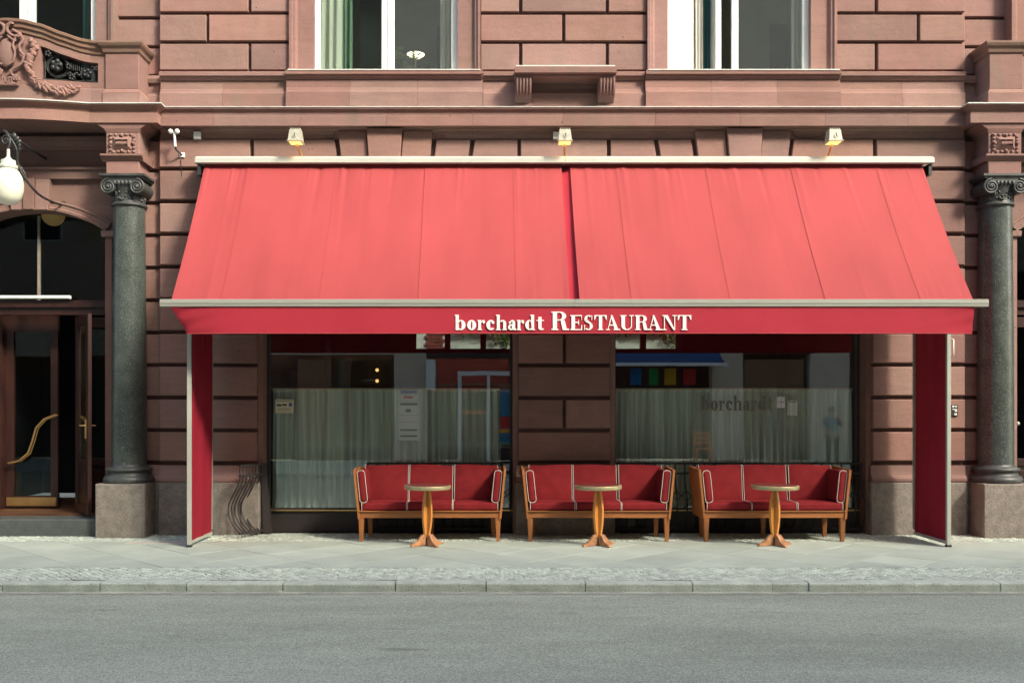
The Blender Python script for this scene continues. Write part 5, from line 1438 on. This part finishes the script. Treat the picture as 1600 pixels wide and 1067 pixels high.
MB().cbox(-.045, .045, -.02, 0, 0, .15, .004).build('plate', M['steelbar'], pq)
for u0, v0, u1, v1 in ((-.032, .115, -.012, .14), (-.004, .12, .03, .135), (-.03, .085, .03, .095), (.0, .06, .03, .08), (-.008, .012, .0, .04), (.006, .012, .026, .040)):
    MB().box(u0, u1, -.0225, -.0202, v0, v1).build('print', M['panel_w'], pq)
hd = empty('grab_bar', (X(1487, 557), -.002, Z(557)), 'white vertical grab bar on the wall behind the right side curtain post', 'grab bar')
MB().tube([(0, 0, .0), (0, -.05, .01), (0, -.05, .22), (0, 0, .23)], .010, 8).build('tube', M['panel_w'], hd)

# globe lamp hanging from an ornate bracket
gx = X(9, 290, -.75); gl = empty('globe_lamp', (gx, -.75, Z(290, -.75)), 'white opal globe lamp hanging from an ornate iron bracket left of the column', 'lamp')
MB().lathe([(.02, -.24), (.09, -.225), (.15, -.16), (.175, -.06), (.178, .03), (.16, .11), (.125, .175), (.10, .20)], (0, 0), 32).build('globe', M['globe'], gl)
MB().lathe([(.10, .195), (.11, .20), (.11, .25), (.085, .255), (.085, .31), (.05, .32), (.02, .36), (.02, .45)], (0, 0), 24).build('collar', mat('pale_lamp_collar', (.45, .48, .40), .5, noise=.2, scale=20), gl)
b = MB()
b.tube(smooth_path([(0, 0, .45), (.02, .0, .56), (-.03, .02, .66), (-.10, .1, .70), (-.05, .35, .66), (.0, .75, .60), (0, 1.0, .60)], 6), .018, 8)
b.tube([(.0 + -.03 + .065 * math.cos(a * .5) * (1 - a / 24), 0, .56 + .07 * math.sin(a * .5) * (1 - a / 24)) for a in range(20)], .014, 7)
b.tube(smooth_path([(.03, .02, .58), (.08, .05, .45), (.07, .1, .30), (.12, .15, .15), (.19, .3, .0), (.20, .6, -.04), (.22, .98, -.03)], 6), .015, 7)
for i in range(16):
    t = i / 15; b.ball((.06 + .04 * math.sin(t * 9), .02 + .2 * t, .62 - t * .5), .035 - .012 * t, 8, 5, (1, .6, 1.3), Matrix.Rotation(math.sin(i) * .9, 3, 'Y'))
b.build('bracket', M['steelbar'], gl)
MB().lathe([(.05, 0), (.05, .02)], (0, 0), 12).moved(lambda v: Vector((.24 + v.x, .98 + v.z, -.03 + v.y))).build('wall_rose', M['steelbar'], gl)
# ceiling lamp inside the fanlight
cl = empty('ceiling_globe', (X(80, 340, 1.2), 1.2, Z(336, 1.2)), 'amber globe lamp glimpsed behind the arched fanlight', 'lamp')
MB().ball((0, 0, 0), .16, 20, 14).build('globe', mat('amber_globe', (.30, .20, .08), .4, emis=(1, .6, .2), es=.03), cl)
MB().tube([(0, 0, .15), (0, 0, .6)], .01, 6).build('rod', M['brass'], cl)

# ------------------------------------------------------------------ other side of the street (seen in the panes)
YO = -17.5
plane('far_pavement', -60, 60, YO, -11.3, -.005, M['slab'])
tag(MB().box(-60, 60, -11.3, -11.15, -.3, .0).build('far_kerb', M['kerb']), kind='structure')
O = empty('opposite_building', (0, YO, 0), 'pale plastered shop building across the street, mirrored in the shop windows', 'building')
def ob(b, name, m, parent=O): return b.moved(lambda v: v).build(name, M[m], parent)
ob(MB().box(-40, 40, -.5, -.2, 6.2, 19.3), 'wall', 'plaster')
for x0, x1 in ((-3.06, -2.02), (7.25, 8.25), (10.45, 11.7), (-12, -10.8), (16, 17.2)):
    ob(MB().box(x0, x1, -.4, .0, 0, 4.3), 'pillar', 'plaster')
ob(MB().box(-40, -2.5, -.42, -.02, 3.45, 6.2), 'wall', 'plaster'); ob(MB().box(6.1, 40, -.42, -.02, 3.45, 6.2), 'wall', 'room')
ob(MB().box(-40, 40, -1.2, -1.1, 0, 4.0), 'shop_interior', 'redawn')
ob(MB().box(-2.4, 6.05, -.4, -.1, 3.35, 3.62), 'beam', 'frame_dk')
ob(MB().box(-2.499, 6.099, -.42, -.02, 3.63, 6.2), 'wall', 'plaster')
for x0, x1 in ((-2.0, .9), (1.0, 3.2), (8.3, 10.4), (11.8, 15.9), (-10.7, -7.6), (-6.3, -3.1)):
    ob(MB().box(x0, x1, -.30, -.29, .4, 3.3), 'shop_pane', 'glass_up'); ob(MB().box(x0, x1, -.33, -.25, .0, .4), 'stall_riser', 'redawn')
    ob(MB().box(x0, x0 + .07, -.34, -.24, .4, 3.3), 'mullion', 'frame_dk'); ob(MB().box(x1 - .07, x1, -.34, -.24, .4, 3.3), 'mullion', 'frame_dk')
for i in range(14):
    x0 = -18 + i * 2.6; w_ = ob(MB().box(x0, x0 + 1.3, -.24, -.16, 7.2, 9.4), 'window', 'white'); ob(MB().box(x0 + .08, x0 + 1.22, -.155, -.15, 7.28, 9.32), 'pane', 'room_dk', w_)
oa = empty('blue_awning', (5.4, YO, 0), 'dark blue awning with a pale front bar across the street', 'awning')
MB().add([(-2.2, .0, 3.75), (2.0, 0, 3.75), (2.0, 1.0, 3.12), (-2.2, 1.0, 3.12), (-2.2, 0, 3.72), (2.0, 0, 3.72), (2.0, 1.0, 3.09), (-2.2, 1.0, 3.09)], [(0, 3, 2, 1), (4, 5, 6, 7), (0, 1, 5, 4), (1, 2, 6, 5), (2, 3, 7, 6), (3, 0, 4, 7)]).build('canvas', M['blue'], oa)
MB().box(-2.3, 2.1, 1.0, 1.08, 3.02, 3.12).build('front_bar', M['panel_w'], oa)
MB().box(-2.2, -2.14, .02, 1.0, 3.1, 3.2).build('arm', M['frame_dk'], oa); MB().box(1.94, 2.0, .02, 1.0, 3.1, 3.2).build('arm', M['frame_dk'], oa)
for i, (a, b_, m_, cn) in enumerate(((4.6, 4.95, 'c_blue', 'blue'), (5.2, 5.5, 'c_green', 'green'), (5.7, 6.05, 'c_yellow', 'yellow'), (6.3, 6.7, 'c_red', 'red'))):
    bn = MB().box(a, b_, YO + .06, YO + .09, 2.45, 2.98).build('shop_banner', M[m_]); tag(bn, cn + ' banner hanging under the blue awning across the street', 'banner')
ds = empty('door_surround', (-1.0, YO - .28, 0), 'white framed shop door across the street', 'door')
for a, b_ in ((0, .12), (.95, 1.05), (1.9, 2.0)): MB().box(a, b_, 0, .06, 0, 2.75).build('frame', M['panel_w'], ds)
MB().box(.13, .94, 0, .06, 1.5, 1.62).build('rail', M['c_orange'], ds); MB().box(0, 2.0, 0, .06, 2.76, 2.9).build('frame', M['panel_w'], ds)
sg_ = MB().box(-2.0, -1.72, YO - .1, YO + .25, 2.3, 3.25).build('sign_box', M['panel_w']); tag(sg_, 'upright white sign box beside the pillar across the street', 'sign')
pc = empty('poster', (X(792, 650, .36), .36, Z(692, .36)), 'bright teal and red poster at the right edge of the left shop window', 'poster')
MB().box(-.075, .075, 0, .004, 0, .72).build('sheet', M['c_blue'], pc); MB().box(-.074, .074, -.004, -.001, .2, .36).build('print', M['c_red'], pc); MB().box(-.074, .074, -.004, -.001, .14, .19).build('print', M['c_yellow'], pc)
# orange chair across the street
oc = empty('orange_chair', (6.55, YO + 1.6, 0), 'orange slatted chair on the far pavement under the blue awning', 'chair')
for dx in (-.23, .23):
    MB().box(dx - .02, dx + .02, -.02, .02, 0, 1.0).build('leg', M['c_orange'], oc); MB().box(dx - .02, dx + .02, .38, .42, 0, .45).build('leg', M['c_orange'], oc)
MB().box(-.25, .25, -.02, .42, .45, .48).build('seat', M['c_orange'], oc)
for z in (.6, .75, .9): MB().box(-.21, .21, -.015, .015, z, z + .08).build('back_slat', M['c_orange'], oc)

# person across the street, phone at the ear
def person():
    p = empty('person', (10.2, YO + 2.6, 0), 'person in a blue shirt on the far pavement holding one hand to the ear', 'person')
    V = [(0, 0, .92), (0, .0, 1.15), (0, 0, 1.38), (0, .01, 1.47), (0, .03, 1.60), (-.19, 0, 1.36), (-.25, .02, 1.12), (-.24, .12, .92), (.19, 0, 1.36), (.30, .08, 1.16), (.14, .14, 1.50), (-.10, 0, .86), (-.11, .02, .48), (-.11, 0, .07), (-.12, .14, .03), (.10, 0, .86), (.11, .02, .48), (.12, 0, .07), (.13, .14, .03)]
    E = [(0, 1), (1, 2), (2, 3), (3, 4), (2, 5), (5, 6), (6, 7), (2, 8), (8, 9), (9, 10), (0, 11), (11, 12), (12, 13), (13, 14), (0, 15), (15, 16), (16, 17), (17, 18)]
    Rr = [.15, .14, .15, .055, .095, .07, .048, .035, .07, .048, .035, .10, .065, .045, .035, .10, .065, .045, .035]
    me = bpy.data.meshes.new('body'); me.from_pydata(V, E, []); me.materials.append(M['skin']); o = bpy.data.objects.new('body', me); COL.objects.link(o); o.parent = p
    sk = o.modifiers.new('skin', 'SKIN'); o.modifiers.new('sub', 'SUBSURF').levels = 1; o.modifiers['sub'].render_levels = 2
    for i, r_ in enumerate(Rr): me.skin_vertices[0].data[i].radius = (r_, r_ * (.75 if i < 3 else 1))
    me.skin_vertices[0].data[0].use_root = True
    def cloth(name, vs, es, rs, m):
        me = bpy.data.meshes.new(name); me.from_pydata(vs, es, []); me.materials.append(M[m]); c_ = bpy.data.objects.new(name, me); COL.objects.link(c_); c_.parent = p
        c_.modifiers.new('skin', 'SKIN'); c_.modifiers.new('sub', 'SUBSURF').render_levels = 2
        for i, r_ in enumerate(rs): me.skin_vertices[0].data[i].radius = (r_, r_ * (.8 if i < 3 else 1))
        me.skin_vertices[0].data[0].use_root = True
    cloth('shirt', [(0, 0, .90), (0, 0, 1.15), (0, 0, 1.37), (-.19, 0, 1.36), (-.24, .01, 1.16), (.19, 0, 1.36), (.28, .06, 1.19)], [(0, 1), (1, 2), (2, 3), (3, 4), (2, 5), (5, 6)], [.175, .165, .17, .095, .075, .095, .075], 'shirt')
    cloth('trousers', [(0, 0, .93), (-.10, 0, .82), (-.11, .02, .48), (-.11, 0, .10), (.10, 0, .82), (.11, .02, .48), (.12, 0, .10)], [(0, 1), (1, 2), (2, 3), (0, 4), (4, 5), (5, 6)], [.17, .12, .09, .075, .12, .09, .075], 'jeans')
    MB().ball((0, -.015, 1.65), .108, 16, 12, (.95, 1, 1.05)).build('hair', M['hair'], p)
    return p
person()
